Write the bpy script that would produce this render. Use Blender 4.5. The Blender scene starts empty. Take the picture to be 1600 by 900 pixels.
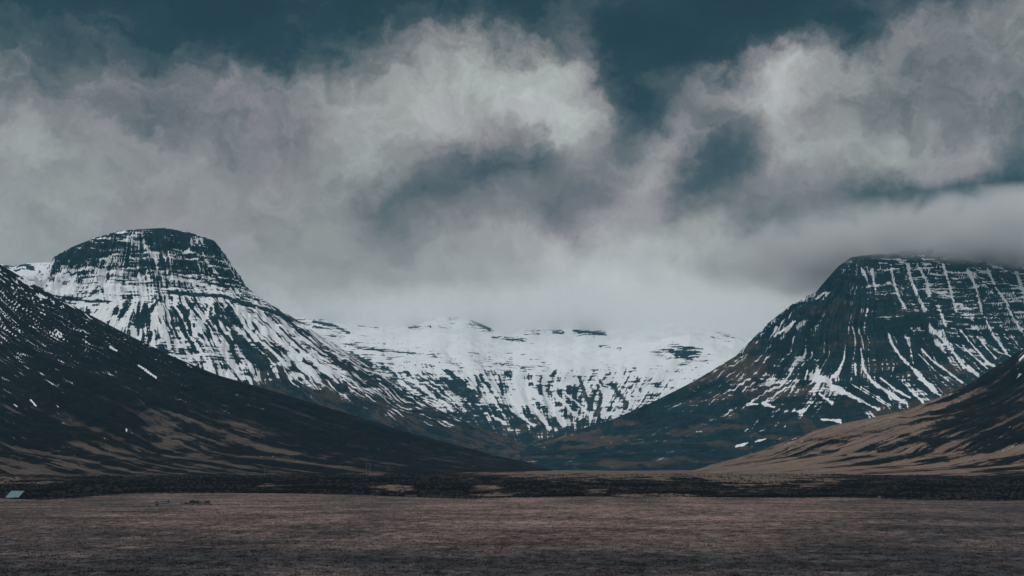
import bpy, bmesh, math, random
import numpy as np

# ------------------------------------------------------------------ camera
F = 2222.0            # focal length in pixels of a 1600 px wide frame (50 mm lens)
HZ = 738.0            # the row of the horizon in that frame
ZC = 12.0             # eye height above the hay field
scene = bpy.context.scene
cam_data = bpy.data.cameras.new("camera")
cam_data.sensor_width = 36.0
cam_data.lens = 50.0
cam_data.shift_y = (HZ - 450.0) / 1600.0
cam_data.clip_start = 1.0
cam_data.clip_end = 40000.0
cam = bpy.data.objects.new("camera", cam_data)
scene.collection.objects.link(cam)
cam.location = (0, 0, ZC)
cam.rotation_euler = (math.radians(90), 0, 0)
scene.camera = cam

# ------------------------------------------------------------------ world: overcast sky with broken low cloud
scene.view_settings.view_transform = 'Standard'
scene.view_settings.look = 'None'
scene.view_settings.gamma = 1.0
scene.view_settings.use_curve_mapping = False
scene.view_settings.exposure = 0.12
SUN_EL, SUN_AZ = math.radians(44), math.radians(228)     # clockwise from +Y

world = bpy.data.worlds.new("World")
scene.world = world
world.use_nodes = True


class NT:
    """Tiny helper to write node trees."""
    def __init__(s, tree):
        s.t = tree
        s.t.nodes.clear()

    def n(s, kind, **kw):
        nd = s.t.nodes.new(kind)
        for k, v in kw.items():
            setattr(nd, k, v)
        return nd

    def put(s, sock, v):
        if isinstance(v, bpy.types.NodeSocket):
            s.t.links.new(v, sock)
        elif v is not None:
            sock.default_value = v

    def math(s, op, a, b=None, c=None, clamp=False):
        nd = s.n('ShaderNodeMath', operation=op, use_clamp=clamp)
        s.put(nd.inputs[0], a)
        if b is not None: s.put(nd.inputs[1], b)
        if c is not None: s.put(nd.inputs[2], c)
        return nd.outputs[0]

    def vmath(s, op, a, b=None, scale=None):
        nd = s.n('ShaderNodeVectorMath', operation=op)
        s.put(nd.inputs[0], a)
        if b is not None: s.put(nd.inputs[1], b)
        if scale is not None: s.put(nd.inputs['Scale'], scale)
        return nd.outputs['Vector']

    def noise(s, vec, scale, detail=4.0, rough=0.55, dist=0.0, lac=2.0, color=False):
        nd = s.n('ShaderNodeTexNoise')
        s.put(nd.inputs['Vector'], vec)
        nd.inputs['Scale'].default_value = scale
        nd.inputs['Detail'].default_value = detail
        nd.inputs['Roughness'].default_value = rough
        nd.inputs['Lacunarity'].default_value = lac
        nd.inputs['Distortion'].default_value = dist
        return nd.outputs['Color' if color else 'Fac']

    def ramp(s, fac, stops, interp='LINEAR'):
        nd = s.n('ShaderNodeValToRGB')
        cr = nd.color_ramp
        cr.interpolation = interp
        while len(cr.elements) < len(stops): cr.elements.new(0.5)
        for e, (p, c) in zip(cr.elements, stops):
            e.position = p
            e.color = (c, c, c, 1) if isinstance(c, (int, float)) else (*c, 1)
        s.put(nd.inputs['Fac'], fac)
        return nd.outputs['Color']

    def mix(s, fac, a, b, mode='MIX'):
        nd = s.n('ShaderNodeMix', data_type='RGBA', blend_type=mode)
        s.put(nd.inputs[0], fac)
        for sock, v in ((nd.inputs[6], a), (nd.inputs[7], b)):
            if isinstance(v, tuple) and len(v) == 3: v = (*v, 1)
            s.put(sock, v)
        return nd.outputs[2]


def build_world():
    w = NT(world.node_tree)
    tc = w.n('ShaderNodeTexCoord').outputs['Generated']
    d = w.vmath('NORMALIZE', tc)
    # soft domain warp so no cloud has a clean outline
    n1 = w.vmath('SUBTRACT', w.noise(d, 9.0, 3.0, 0.5, color=True), (0.5, 0.5, 0.5))
    n2 = w.vmath('SUBTRACT', w.noise(d, 22.0, 8.0, 0.65, color=True), (0.5, 0.5, 0.5))
    dw = w.vmath('ADD', d, w.vmath('SCALE', n1, scale=0.055))
    dw = w.vmath('ADD', dw, w.vmath('SCALE', n2, scale=0.06))
    sep = w.n('ShaderNodeSeparateXYZ'); w.put(sep.inputs[0], dw)
    X, Y, Z = sep.outputs
    az = w.math('MULTIPLY', w.math('ARCTAN2', X, Y), 180 / math.pi)
    el = w.math('MULTIPLY', w.math('ARCSINE', w.math('MINIMUM', w.math('MAXIMUM', Z, -1.0), 1.0)), 180 / math.pi)
    comb = w.n('ShaderNodeCombineXYZ')
    w.put(comb.inputs[0], az); w.put(comb.inputs[1], el)
    P = comb.outputs[0]

    def azel(px, py):
        a = math.atan((px - 800) / F)
        return math.degrees(a), math.degrees(math.atan((HZ - py) / F * math.cos(a)))
    # brightness by height above the horizon (0..1 of a 60 degree range)
    v = w.math('DIVIDE', el, 60.0, clamp=True)
    base = w.ramp(v, [(0.0, 0.82), (0.095, 0.74), (0.13, 0.615), (0.17, 0.575), (0.22, 0.55), (0.255, 0.51), (0.285, 0.37), (0.31, 0.24),
                      (0.36, 0.14), (0.5, 0.45), (0.7, 0.9), (1.0, 1.0)])
    acc = base
    # (px, py, half width, half height, turn, amount): the banks of light and dark cloud
    for px, py, rx, ry, rot, amt in CLOUDS:
        a, e = azel(px, py)
        mp = w.n('ShaderNodeMapping', vector_type='TEXTURE')
        w.put(mp.inputs['Vector'], P)
        mp.inputs['Location'].default_value = (a, e, 0)
        mp.inputs['Rotation'].default_value = (0, 0, math.radians(rot))
        k = 180 / math.pi / F
        mp.inputs['Scale'].default_value = (rx * k, ry * k, 1)
        g = w.n('ShaderNodeTexGradient', gradient_type='SPHERICAL')
        w.put(g.inputs[0], mp.outputs[0])
        mr = w.n('ShaderNodeMapRange', interpolation_type='SMOOTHSTEP')
        w.put(mr.inputs['Value'], g.outputs['Fac'])
        mr.inputs['To Max'].default_value = amt * 0.9
        acc = w.math('ADD', mr.outputs['Result'], acc)
    # streaky cloud texture
    st = w.n('ShaderNodeMapping')
    w.put(st.inputs['Vector'], dw)
    st.inputs['Scale'].default_value = (1.0, 1.0, 1.5)
    f1 = w.noise(st.outputs[0], 11.0, 7.0, 0.55, 0.35)
    f2 = w.noise(st.outputs[0], 30.0, 8.0, 0.62, 0.9)
    hi = w.math('SMOOTH_MIN', w.math('MULTIPLY', w.math('SUBTRACT', el, 8.0), 0.12, clamp=True), 1.0, 0.1)
    tex = w.math('ADD', w.math('MULTIPLY', w.math('SUBTRACT', f1, 0.5), 0.62),
                 w.math('MULTIPLY', w.math('SUBTRACT', f2, 0.5), 0.44))
    tex = w.math('MULTIPLY', tex, w.math('ADD', w.math('MULTIPLY', hi, 0.72), 0.28))
    B = w.math('ADD', acc, tex)
    col = w.ramp(B, [(0.0, (0.0095, 0.0275, 0.038)), (0.16, (0.0145, 0.036, 0.049)), (0.32, (0.056, 0.078, 0.090)),
                     (0.46, (0.152, 0.158, 0.164)), (0.56, (0.238, 0.235, 0.237)), (0.68, (0.345, 0.352, 0.345)),
                     (0.82, (0.475, 0.495, 0.49)), (1.0, (0.66, 0.69, 0.69))])
    # a little purple in the mid greys
    pur = w.noise(d, 14.0, 3.0, 0.5)
    tint = w.ramp(pur, [(0.38, (0.99, 1.01, 0.99)), (0.62, (1.03, 0.985, 1.01))])
    col = w.mix(1.0, col, tint, 'MULTIPLY')
    col = w.vmath('SCALE', col, scale=10.0)
    sky = w.n('ShaderNodeTexSky', sky_type='NISHITA')
    sky.sun_disc = False
    sky.sun_elevation = SUN_EL
    sky.sun_rotation = SUN_AZ
    # cloud cover hides nearly all of the blue
    out = w.mix(0.985, sky.outputs[0], col)
    bg = w.n('ShaderNodeBackground')
    w.put(bg.inputs['Color'], out)
    bg.inputs['Strength'].default_value = 0.1
    o = w.n('ShaderNodeOutputWorld')
    w.t.links.new(bg.outputs[0], o.inputs['Surface'])


CLOUDS = [
    # dark upper deck
    (150, 0, 420, 130, 0, -0.30), (470, 50, 270, 100, -6, -0.30), (440, 105, 130, 50, 0, -0.12), (20, 110, 180, 80, 0, -0.12), (250, 100, 160, 60, 0, -0.08),
    (640, -10, 300, 60, 0, -0.20), (1150, 25, 460, 110, 0, -0.30), (1010, 100, 150, 120, 0, -0.16), (1250, 60, 160, 60, 0, -0.10), (820, 10, 90, 60, 0, -0.10),
    (995, 180, 95, 150, 14, -0.34),
    # bright columns
    (715, 95, 130, 120, -20, 0.14), (750, 150, 230, 120, -12, 0.11), (870, 190, 150, 100, -20, 0.19), (920, 80, 60, 100, 0, 0.18), (850, 90, 80, 60, 0, 0.08),
    (610, 130, 120, 120, 25, 0.12), (600, 250, 80, 120, 20, 0.07), (560, 90, 100, 60, 0, 0.08),
    (1225, 155, 170, 110, 14, 0.12), (1222, 145, 55, 80, -35, 0.16), (1310, 125, 130, 60, 0, 0.16), (1150, 120, 110, 50, 10, 0.14),
    (1035, 265, 90, 100, -35, 0.20), (1075, 200, 60, 70, -30, 0.12), (1345, 230, 110, 70, 0, 0.10), (1480, 225, 170, 60, 10, 0.14), (1520, 240, 60, 30, 0, 0.06),
    (1540, 50, 240, 110, 20, 0.08), (1560, 150, 160, 60, 25, 0.03), (1600, 30, 100, 60, 0, 0.04), (1480, 130, 260, 150, 0, -0.17), (1340, 60, 120, 60, 0, -0.06), (900, 150, 100, 80, 0, -0.06), (1420, 170, 120, 80, 30, 0.06), (1420, 40, 70, 90, 0, 0.08),
    # dark hollows
    (700, 290, 190, 120, 14, -0.24), (640, 315, 100, 60, 10, -0.08), (800, 240, 150, 60, 5, -0.16), (900, 300, 170, 90, 0, -0.15), (880, 235, 130, 50, 0, -0.10), (860, 340, 130, 50, 0, -0.08),
    (1115, 235, 80, 140, -14, -0.22), (1085, 290, 60, 60, 30, -0.06), (1140, 290, 120, 80, 0, -0.14),
    (1540, 290, 270, 85, 3, -0.34), (1595, 300, 150, 70, 0, -0.12), (1330, 290, 180, 60, 0, -0.14), (1600, 190, 60, 80, 0, -0.14), (1300, 190, 80, 50, 30, -0.06),
    (1250, 380, 210, 75, -22, -0.20), (1440, 370, 360, 110, 0, -0.16), (1290, 400, 70, 40, -30, -0.08), (1560, 400, 200, 60, 0, -0.08),
    (420, 215, 230, 90, 0, -0.07), (200, 180, 220, 70, 0, -0.05), (430, 340, 200, 70, 10, -0.03),
    # light above the valley head
    (1010, 440, 320, 110, 0, 0.22), (1140, 440, 150, 80, -20, 0.06), (860, 385, 220, 50, 0, 0.06), (930, 420, 130, 60, 0, 0.05), (700, 450, 300, 60, 0, 0.04),
    (1210, 430, 60, 60, -35, 0.08), (760, 200, 60, 40, 20, -0.05), (690, 100, 30, 60, 0, -0.06), (870, 70, 40, 60, 20, -0.06),
    (60, 230, 180, 70, 0, 0.05), (500, 300, 200, 100, 0, 0.03), (40, 360, 200, 80, 0, 0.03),
]
build_world()

sun = bpy.data.objects.new("sun", bpy.data.lights.new("sun", 'SUN'))
sun.data.energy = 1.0
sun.data.angle = math.radians(16)
sun.data.color = (1.0, 0.97, 0.93)
scene.collection.objects.link(sun)
# the lamp shines along its -Z: from the south-west, high above the camera's left shoulder
sun.rotation_euler = (math.radians(46), 0, math.radians(-48))

scene.cycles.max_bounces = 6
scene.cycles.diffuse_bounces = 2
scene.cycles.volume_bounces = 3
scene.cycles.use_denoising = True

# ------------------------------------------------------------------ numpy noise
_rng = np.random.RandomState(7)
_perm = _rng.permutation(256).astype(np.int32)
_perm = np.concatenate([_perm, _perm])
_ang = _rng.rand(256) * 2 * np.pi
_gx, _gy = np.cos(_ang).astype(np.float32), np.sin(_ang).astype(np.float32)


def perlin(x, y, seed=0):
    x = np.asarray(x, np.float32) + seed * 17.31
    y = np.asarray(y, np.float32) + seed * 9.77
    xi = np.floor(x).astype(np.int32); yi = np.floor(y).astype(np.int32)
    xf = x - xi; yf = y - yi
    xi &= 255; yi &= 255
    u = xf * xf * xf * (xf * (xf * 6 - 15) + 10)
    v = yf * yf * yf * (yf * (yf * 6 - 15) + 10)
    x1 = (xi + 1) & 255; y1 = (yi + 1) & 255

    def g(ix, iy, fx, fy):
        h = _perm[_perm[ix] + iy]
        return _gx[h] * fx + _gy[h] * fy
    a = g(xi, yi, xf, yf); b = g(x1, yi, xf - 1, yf)
    c = g(xi, y1, xf, yf - 1); e = g(x1, y1, xf - 1, yf - 1)
    ab = a + u * (b - a); ce = c + u * (e - c)
    return (ab + v * (ce - ab)) * 1.5


def fbm(x, y, octv=4, seed=0, gain=0.5, lac=2.03):
    s = 0; a = 1.0; t = 0
    for i in range(octv):
        s = s + a * perlin(x, y, seed + i * 3)
        t += a * a; a *= gain; x = x * lac; y = y * lac
    return s / math.sqrt(t)


def uni(q):
    """Maps a noise to an even spread over 0..1."""
    z = (q - q.mean()) / (q.std() + 1e-9)
    return 1 / (1 + np.exp(-1.702 * z))


def sstep(a, b, x):
    t = np.clip((x - a) / (b - a), 0, 1)
    return t * t * (3 - 2 * t)


def field(px, py, pts, sx=34.0, sy=20.0, default=0.0, dw=1e-3):
    """Smooth blend of scattered values (x, y, value[, reach])."""
    num = np.full(px.shape, default * dw, np.float32); den = np.full(px.shape, dw, np.float32)
    for p in pts:
        k = p[3] if len(p) > 3 else 1.0
        w_ = np.exp(-(((px - p[0]) / (sx * k)) ** 2 + ((py - p[1]) / (sy * k)) ** 2) * 0.5).astype(np.float32)
        num += w_ * p[2]; den += w_
    return num / den


def stroke(px, py, pts, r0, r1):
    """1 at the middle of a polyline, 0 at its edge and beyond (negative outside)."""
    best = np.full(px.shape, -9.0, np.float32)
    n = len(pts) - 1
    for i in range(n):
        (ax, ay), (bx, by) = pts[i], pts[i + 1]
        dx, dy = bx - ax, by - ay
        t = np.clip(((px - ax) * dx + (py - ay) * dy) / (dx * dx + dy * dy + 1e-6), 0, 1)
        dist = np.hypot(px - ax - t * dx, py - ay - t * dy)
        r = r0 + (r1 - r0) * (i + t) / n
        best = np.maximum(best, 1 - dist / r)
    return best


# ------------------------------------------------------------------ materials
def mat_terrain(name, rock_a, rock_b, grass_a, grass_b, fine=0.02, snow=(0.80, 0.83, 0.86)):
    m = bpy.data.materials.new(name)
    m.use_nodes = True
    w = NT(m.node_tree)
    geo = w.n('ShaderNodeNewGeometry')
    pos = geo.outputs['Position']

    def att(nm):
        a = w.n('ShaderNodeAttribute'); a.attribute_name = nm
        return a.outputs['Fac']
    nA = w.noise(pos, fine, 5.0, 0.65)
    nB = w.noise(pos, fine * 9, 4.0, 0.6)
    rock = w.mix(w.ramp(nA, [(0.3, 0.0), (0.7, 1.0)]), rock_a, rock_b)
    rock = w.mix(w.math('MULTIPLY', att('tone'), 1.0, clamp=True), w.vmath('SCALE', rock, scale=0.55), w.vmath('SCALE', rock, scale=1.5))
    grass = w.mix(w.ramp(nB, [(0.3, 0.0), (0.7, 1.0)]), grass_a, grass_b)
    gm = w.math('MULTIPLY_ADD', w.math('SUBTRACT', nB, 0.5), 0.5, att('grass'))
    gm = w.ramp(gm, [(0.34, 0.0), (0.46, 0.35), (0.56, 0.75), (0.72, 1.0)])
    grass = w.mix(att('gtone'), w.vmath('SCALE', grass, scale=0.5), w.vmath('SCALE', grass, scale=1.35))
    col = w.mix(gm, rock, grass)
    sm = w.math('MULTIPLY_ADD', w.math('SUBTRACT', nB, 0.5), 0.22, att('snow'))
    sm = w.ramp(sm, [(0.475, 0.0), (0.525, 1.0)])
    sc = w.mix(nA, snow, tuple(c * 0.92 for c in snow))
    col = w.mix(sm, col, sc)
    b = w.n('ShaderNodeBsdfPrincipled')
    w.put(b.inputs['Base Color'], col)
    b.inputs['Roughness'].default_value = 0.95
    b.inputs['Specular IOR Level'].default_value = 0.02
    bump = w.n('ShaderNodeBump')
    bump.inputs['Strength'].default_value = 0.5
    bump.inputs['Distance'].default_value = 0.25 / fine * 0.2
    w.put(bump.inputs['Height'], nB)
    w.put(b.inputs['Normal'], bump.outputs[0])
    o = w.n('ShaderNodeOutputMaterial')
    w.t.links.new(b.outputs[0], o.inputs['Surface'])
    return m


def plain(name, col, rough=0.8, metal=0.0, var=0.25, scale=3.0):
    m = bpy.data.materials.new(name)
    m.use_nodes = True
    w = NT(m.node_tree)
    tc = w.n('ShaderNodeTexCoord').outputs['Object']
    n = w.noise(tc, scale, 5.0, 0.6)
    c = w.mix(w.ramp(n, [(0.3, 0.0), (0.7, 1.0)]), tuple(v * (1 - var) for v in col), tuple(min(1, v * (1 + var)) for v in col))
    b = w.n('ShaderNodeBsdfPrincipled')
    w.put(b.inputs['Base Color'], c)
    b.inputs['Roughness'].default_value = rough
    b.inputs['Metallic'].default_value = metal
    o = w.n('ShaderNodeOutputMaterial')
    w.t.links.new(b.outputs[0], o.inputs['Surface'])
    return m


# ------------------------------------------------------------------ mesh helpers
def grid_mesh(name, X, Y, Z, mat, attrs):
    nr, nc = X.shape
    co = np.empty((nr * nc, 3), np.float32)
    co[:, 0] = X.ravel(); co[:, 1] = Y.ravel(); co[:, 2] = Z.ravel()
    idx = np.arange(nr * nc, dtype=np.int32).reshape(nr, nc)
    q = np.stack([idx[:-1, :-1], idx[:-1, 1:], idx[1:, 1:], idx[1:, :-1]], -1).reshape(-1, 4)
    me = bpy.data.meshes.new(name)
    me.vertices.add(nr * nc); me.vertices.foreach_set('co', co.ravel())
    me.loops.add(q.size); me.loops.foreach_set('vertex_index', q.ravel())
    me.polygons.add(len(q))
    me.polygons.foreach_set('loop_start', np.arange(0, q.size, 4, dtype=np.int32))
    me.polygons.foreach_set('use_smooth', np.ones(len(q), bool))
    me.update(calc_edges=True)
    for k, v in attrs.items():
        a = me.attributes.new(k, 'FLOAT', 'POINT')
        a.data.foreach_set('value', np.asarray(v, np.float32).ravel())
    me.materials.append(mat)
    ob = bpy.data.objects.new(name, me)
    scene.collection.objects.link(ob)
    return ob


def tag(o, label=None, cat=None, group=None, kind=None):
    if label: o['label'] = label
    if cat: o['category'] = cat
    if group: o['group'] = group
    if kind: o['kind'] = kind
    return o


def project(X, Y, Z):
    return 800 + F * X / Y, HZ - F * (Z - ZC) / Y


def ridge_coords(X, Y, pts, R):
    """Distance to a ridge line and the coordinate along it (fanning round its ends)."""
    best = np.full(X.shape, 1e9, np.float32); S = np.zeros(X.shape, np.float32); T = np.zeros(X.shape, np.float32)
    s0 = 0.0; n = len(pts) - 1
    for i in range(n):
        (ax, ay), (bx, by) = pts[i], pts[i + 1]
        dx, dy = bx - ax, by - ay
        L = math.hypot(dx, dy)
        ex, ey = dx / L, dy / L
        t = (X - ax) * ex + (Y - ay) * ey
        q = (X - ax) * (-ey) + (Y - ay) * ex
        tc = np.clip(t, 0, L)
        d = np.hypot(t - tc, q)
        side = np.where(q < 0, -1.0, 1.0)
        # angle about the end, 0 for the straight flank
        ang = np.arctan2(np.abs(t - tc), np.abs(q) + 1e-3) * np.sign(t - tc)
        s = s0 + tc + ang * R
        s = np.where(side > 0, s, s)
        # both flanks meet continuously at the nose: mirror the far side past it
        s = np.where(side < 0, s, (s0 - np.pi * R) - (s - s0) if i == 0 else s + 20000)
        m = d < best
        best = np.where(m, d, best); S = np.where(m, s, S); T = np.where(m, (s0 + tc), T)
        s0 += L
    return best, S, T


def fit_skyline(X, Y, Z, target, smooth=14, lo=0.5, hi=1.8):
    """Scales each bearing's height so the range has the skyline surveyed."""
    tx = np.array([p[0] for p in target], float); ty = np.array([p[1] for p in target], float)
    u = X[0] / Y[0]
    px = 800 + F * u
    want = (HZ - np.interp(px, tx, ty)) / F
    for it in range(3):
        e = (Z - ZC) / Y
        k = np.argmax(e, axis=0)
        col = np.arange(Z.shape[1])
        yk = Y[k, col]; zk = Z[k, col]
        r = (want * yk + ZC) / np.maximum(zk, 3.0)
        r = np.clip(r, lo, hi)
        if smooth > 1:
            ker = np.hanning(smooth + 2); ker /= ker.sum()
            r = np.convolve(np.pad(r, smooth, mode='edge'), ker, mode='same')[smooth:-smooth]
        Z = np.where(Z > 0, Z * r[None, :], Z)
    return Z


def uv_grid(px0, px1, ncol, y0, y1, nrow):
    u = (np.linspace(px0, px1, ncol) - 800) / F
    if isinstance(nrow, list):        # [(rows, up to this depth), ...]: finer rows where the ground is steep
        y = []; a = y0
        for k, b in nrow:
            y.append(np.linspace(a, b, k, endpoint=False)); a = b
        y = np.concatenate(y + [[a]])
    else:
        y = np.linspace(y0, y1, nrow)
    U, Y = np.meshgrid(u.astype(np.float32), y.astype(np.float32))
    return U * Y, Y


M_ROCK = mat_terrain('rock_and_snow', (0.006, 0.015, 0.022), (0.019, 0.041, 0.055), (0.036, 0.031, 0.029), (0.105, 0.082, 0.070), 0.02)  # teal in the rock tones is partly distance haze put into the colour
M_TAN = mat_terrain('tan_slope', (0.0030, 0.0034, 0.0058), (0.0125, 0.0110, 0.0130), (0.11, 0.080, 0.066), (0.27, 0.190, 0.150), 0.05)
M_HEATH = mat_terrain('heath_slope', (0.0030, 0.0034, 0.0058), (0.0125, 0.0110, 0.0130), (0.040, 0.034, 0.032), (0.150, 0.114, 0.096), 0.05)

exec_order = []


# ------------------------------------------------------------------ left mountain (flat topped)
def left_mountain():
    X, Y = uv_grid(-90, 1000, 1120, 2500, 5900, [(50, 3300), (180, 4200), (560, 5080), (40, 5900)])
    wx = fbm(X / 400, Y / 400, 3, 11) * 45; wy = fbm(X / 400, Y / 400, 3, 31) * 45
    d, S, T = ridge_coords(X + wx, Y + wy, [(-1300, 5000), (-1650, 6600)], 700)
    fd = [0, 70, 164, 243, 277, 305, 334, 362, 437, 505, 619, 755, 892, 1028, 1165, 1301, 1460, 1800, 2400]
    fh = [885, 882, 864, 838, 792, 752, 712, 668, 610, 572, 500, 410, 324, 235, 176, 122, 86, 30, -30]
    q = fbm(S / 120, d / 900, 4, 3)
    rg = 1 - np.abs(q) * 1.6
    deff = d + (rg - 0.5) * 34 * sstep(60, 300, d) + fbm(X / 90, Y / 90, 4, 5) * 9
    Z = np.interp(deff, fd, fh).astype(np.float32)
    terr = np.sin(Z / 30 * 2 * np.pi + fbm(X / 300, Y / 300, 2, 8) * 1.5)
    rough = fbm(X / 40, Y / 40, 4, 21) * 5
    Z = Z + terr * 4.5 * sstep(540, 620, Z) + rough
    # the brown foothill in front
    px, py = project(X, Y, Z)
    Z = fit_skyline(X, Y, Z, [(-90, 440), (0, 436), (40, 432), (68, 428), (85, 401), (112, 386), (150, 371), (185, 361), (215, 358),
                              (258, 356), (300, 364), (335, 376), (350, 395), (362, 413), (375, 431), (387, 450),
                              (420, 474), (450, 491), (500, 523), (560, 562), (620, 600), (680, 638), (740, 664),
                              (800, 686), (830, 698), (900, 714), (960, 730), (1000, 745)], 10)
    px, py = project(X, Y, Z)
    D = field(px, py, [
        (110, 395, .06), (150, 385, .10), (190, 365, .40, .6), (215, 372, .45, .5), (250, 365, .05), (300, 375, .12), (330, 385, .16),
        (90, 415, .10), (130, 412, .14), (170, 400, .18), (240, 400, .32, .8), (262, 415, .25), (295, 390, .35, .6), (330, 410, .28),
        (360, 430, .30), (200, 425, .28), (250, 435, .32), (300, 430, .34), (345, 445, .36), (375, 455, .45),
        (40, 425, .93), (70, 440, .9), (110, 435, .84), (90, 455, .88), (150, 430, .7), (130, 460, .66), (180, 455, .78), (230, 455, .72), (290, 455, .62), (330, 458, .7),
        (380, 470, .72), (155, 475, .85), (215, 480, .6), (250, 480, .62), (300, 482, .62), (350, 480, .6), (400, 485, .6), (430, 485, .45),
        (190, 505, .8), (220, 495, .25, .7), (245, 510, .55), (290, 505, .55), (330, 500, .6), (370, 500, .75), (400, 510, .78), (440, 510, .72), (480, 520, .7),
        (260, 530, .65), (290, 540, .6), (320, 530, .5), (350, 540, .55), (375, 535, .25, .7), (400, 540, .55), (440, 535, .75), (480, 545, .72), (520, 545, .68),
        (310, 560, .65), (345, 565, .55), (390, 560, .22), (430, 560, .3), (460, 570, .7), (500, 570, .72), (540, 572, .6), (570, 575, .5),
        (350, 590, .5), (400, 582, .3), (440, 590, .2), (480, 590, .35), (530, 600, .5), (580, 600, .5), (620, 615, .4),
        (480, 620, .14), (540, 625, .25), (600, 635, .3), (660, 640, .3), (700, 655, .25), (560, 650, .08), (640, 670, .08), (740, 680, .05), (800, 700, .0), (450, 620, .08), (850, 718, 0), (900, 720, 0), (780, 700, 0), (950, 730, 0), (730, 700, 0),
    ], 24, 13, 0.3)
    hz_ = Z
    D = D - 0.05 * sstep(455, 480, py) - 0.12 * sstep(420, 520, px) * sstep(535, 575, py)
    streak = fbm(S / 17 + 0.15 * fbm(X / 60, Y / 60, 2, 4), d / 230, 4, 40, 0.68)
    ledge = fbm(X / 120, Z / 7.5, 4, 50, 0.68)
    clump = fbm(X / 60, Z / 40, 5, 60, 0.65)
    lw = np.clip(sstep(545, 640, Z) * 0.75 + 0.9 * np.exp(-((py - 468) / 7) ** 2) * (px < 240) + 0.5 * np.exp(-((py - 552) / 16) ** 2) * (px < 420) + 0.22, 0, 0.85)
    Q = streak * (1 - lw) * 1.25 + ledge * lw * 1.0 + clump * 0.45 + streak * lw * 0.45
    U = uni(Q)
    # rock bands and dark scree fans, named where they stand
    fine = fbm(X / 16, Z / 8, 4, 67, 0.65)
    for pts, r0, r1, a in [
        ([(265, 457), (300, 460), (345, 462), (360, 466)], 4, 3.5, -0.9),
        ([(365, 470), (395, 478), (430, 488), (455, 500)], 4, 4, -0.75),
        ([(85, 462), (110, 467), (140, 470), (170, 472)], 3, 3, -0.6),
        ([(205, 462), (198, 478), (188, 494)], 3, 9, -0.5), ([(246, 470), (236, 485), (215, 505)], 3, 13, -0.6),
        ([(305, 473), (292, 490), (284, 505)], 3, 6, -0.5), ([(338, 475), (340, 490), (338, 502)], 4, 6, -0.5), ([(357, 478), (365, 495), (378, 510)], 4, 5, -0.5),
        ([(150, 455), (156, 449)], 6, 5, -0.7), ([(365, 520), (385, 545), (410, 565)], 6, 16, -0.5),
        ([(400, 480), (450, 530), (500, 570), (560, 600)], 3, 3, 0.5), ([(370, 480), (420, 520), (470, 560)], 4, 5, 0.45),
        ([(330, 470), (320, 500), (300, 530)], 3, 5, 0.4), ([(240, 395), (246, 420), (243, 432)], 3, 2, 0.7), ([(227, 385), (236, 395), (245, 408)], 2.5, 3, 0.7),
        ([(300, 375), (297, 388), (290, 395)], 3, 3, 0.6),
        ([(430, 480), (470, 520), (520, 560), (590, 600)], 2.2, 3, -0.6), ([(420, 490), (450, 525), (490, 560)], 2, 3, -0.5),
    ]:
        k = stroke(px, py, pts, r0, r1) + clump * 0.28 + fine * 0.4
        D = D + a * np.clip(k * 1.6, 0, 1)
    snow = 0.5 + (D - (1 - U)) * 1.6
    g = 0.8 * field(px, py, [(360, 585, .4), (420, 585, .75), (470, 600, .8), (520, 620, .8), (580, 640, .7), (640, 650, .6), (700, 670, .5),
                       (750, 690, .55), (800, 700, .6), (470, 570, .35), (540, 580, .4), (300, 540, .1), (400, 560, .35), (600, 600, .4), (480, 640, .3), (560, 665, .3), (650, 690, .25)], 30, 16, 0.0)
    grass = 0.5 + (g - (1 - uni(fbm(S / 18, d / 200, 6, 70, .7) + 0.4 * clump))) * 1.0
    o = grid_mesh('mountain', X, Y, Z, M_ROCK, {'snow': snow, 'grass': grass, 'tone': np.clip(0.42 + 0.15 * clump + 0.2 * streak + 0.3 * ledge, 0, 1), 'gtone': np.clip(0.5 + 0.4 * streak, 0, 1)})
    tag(o, kind='structure')


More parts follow.
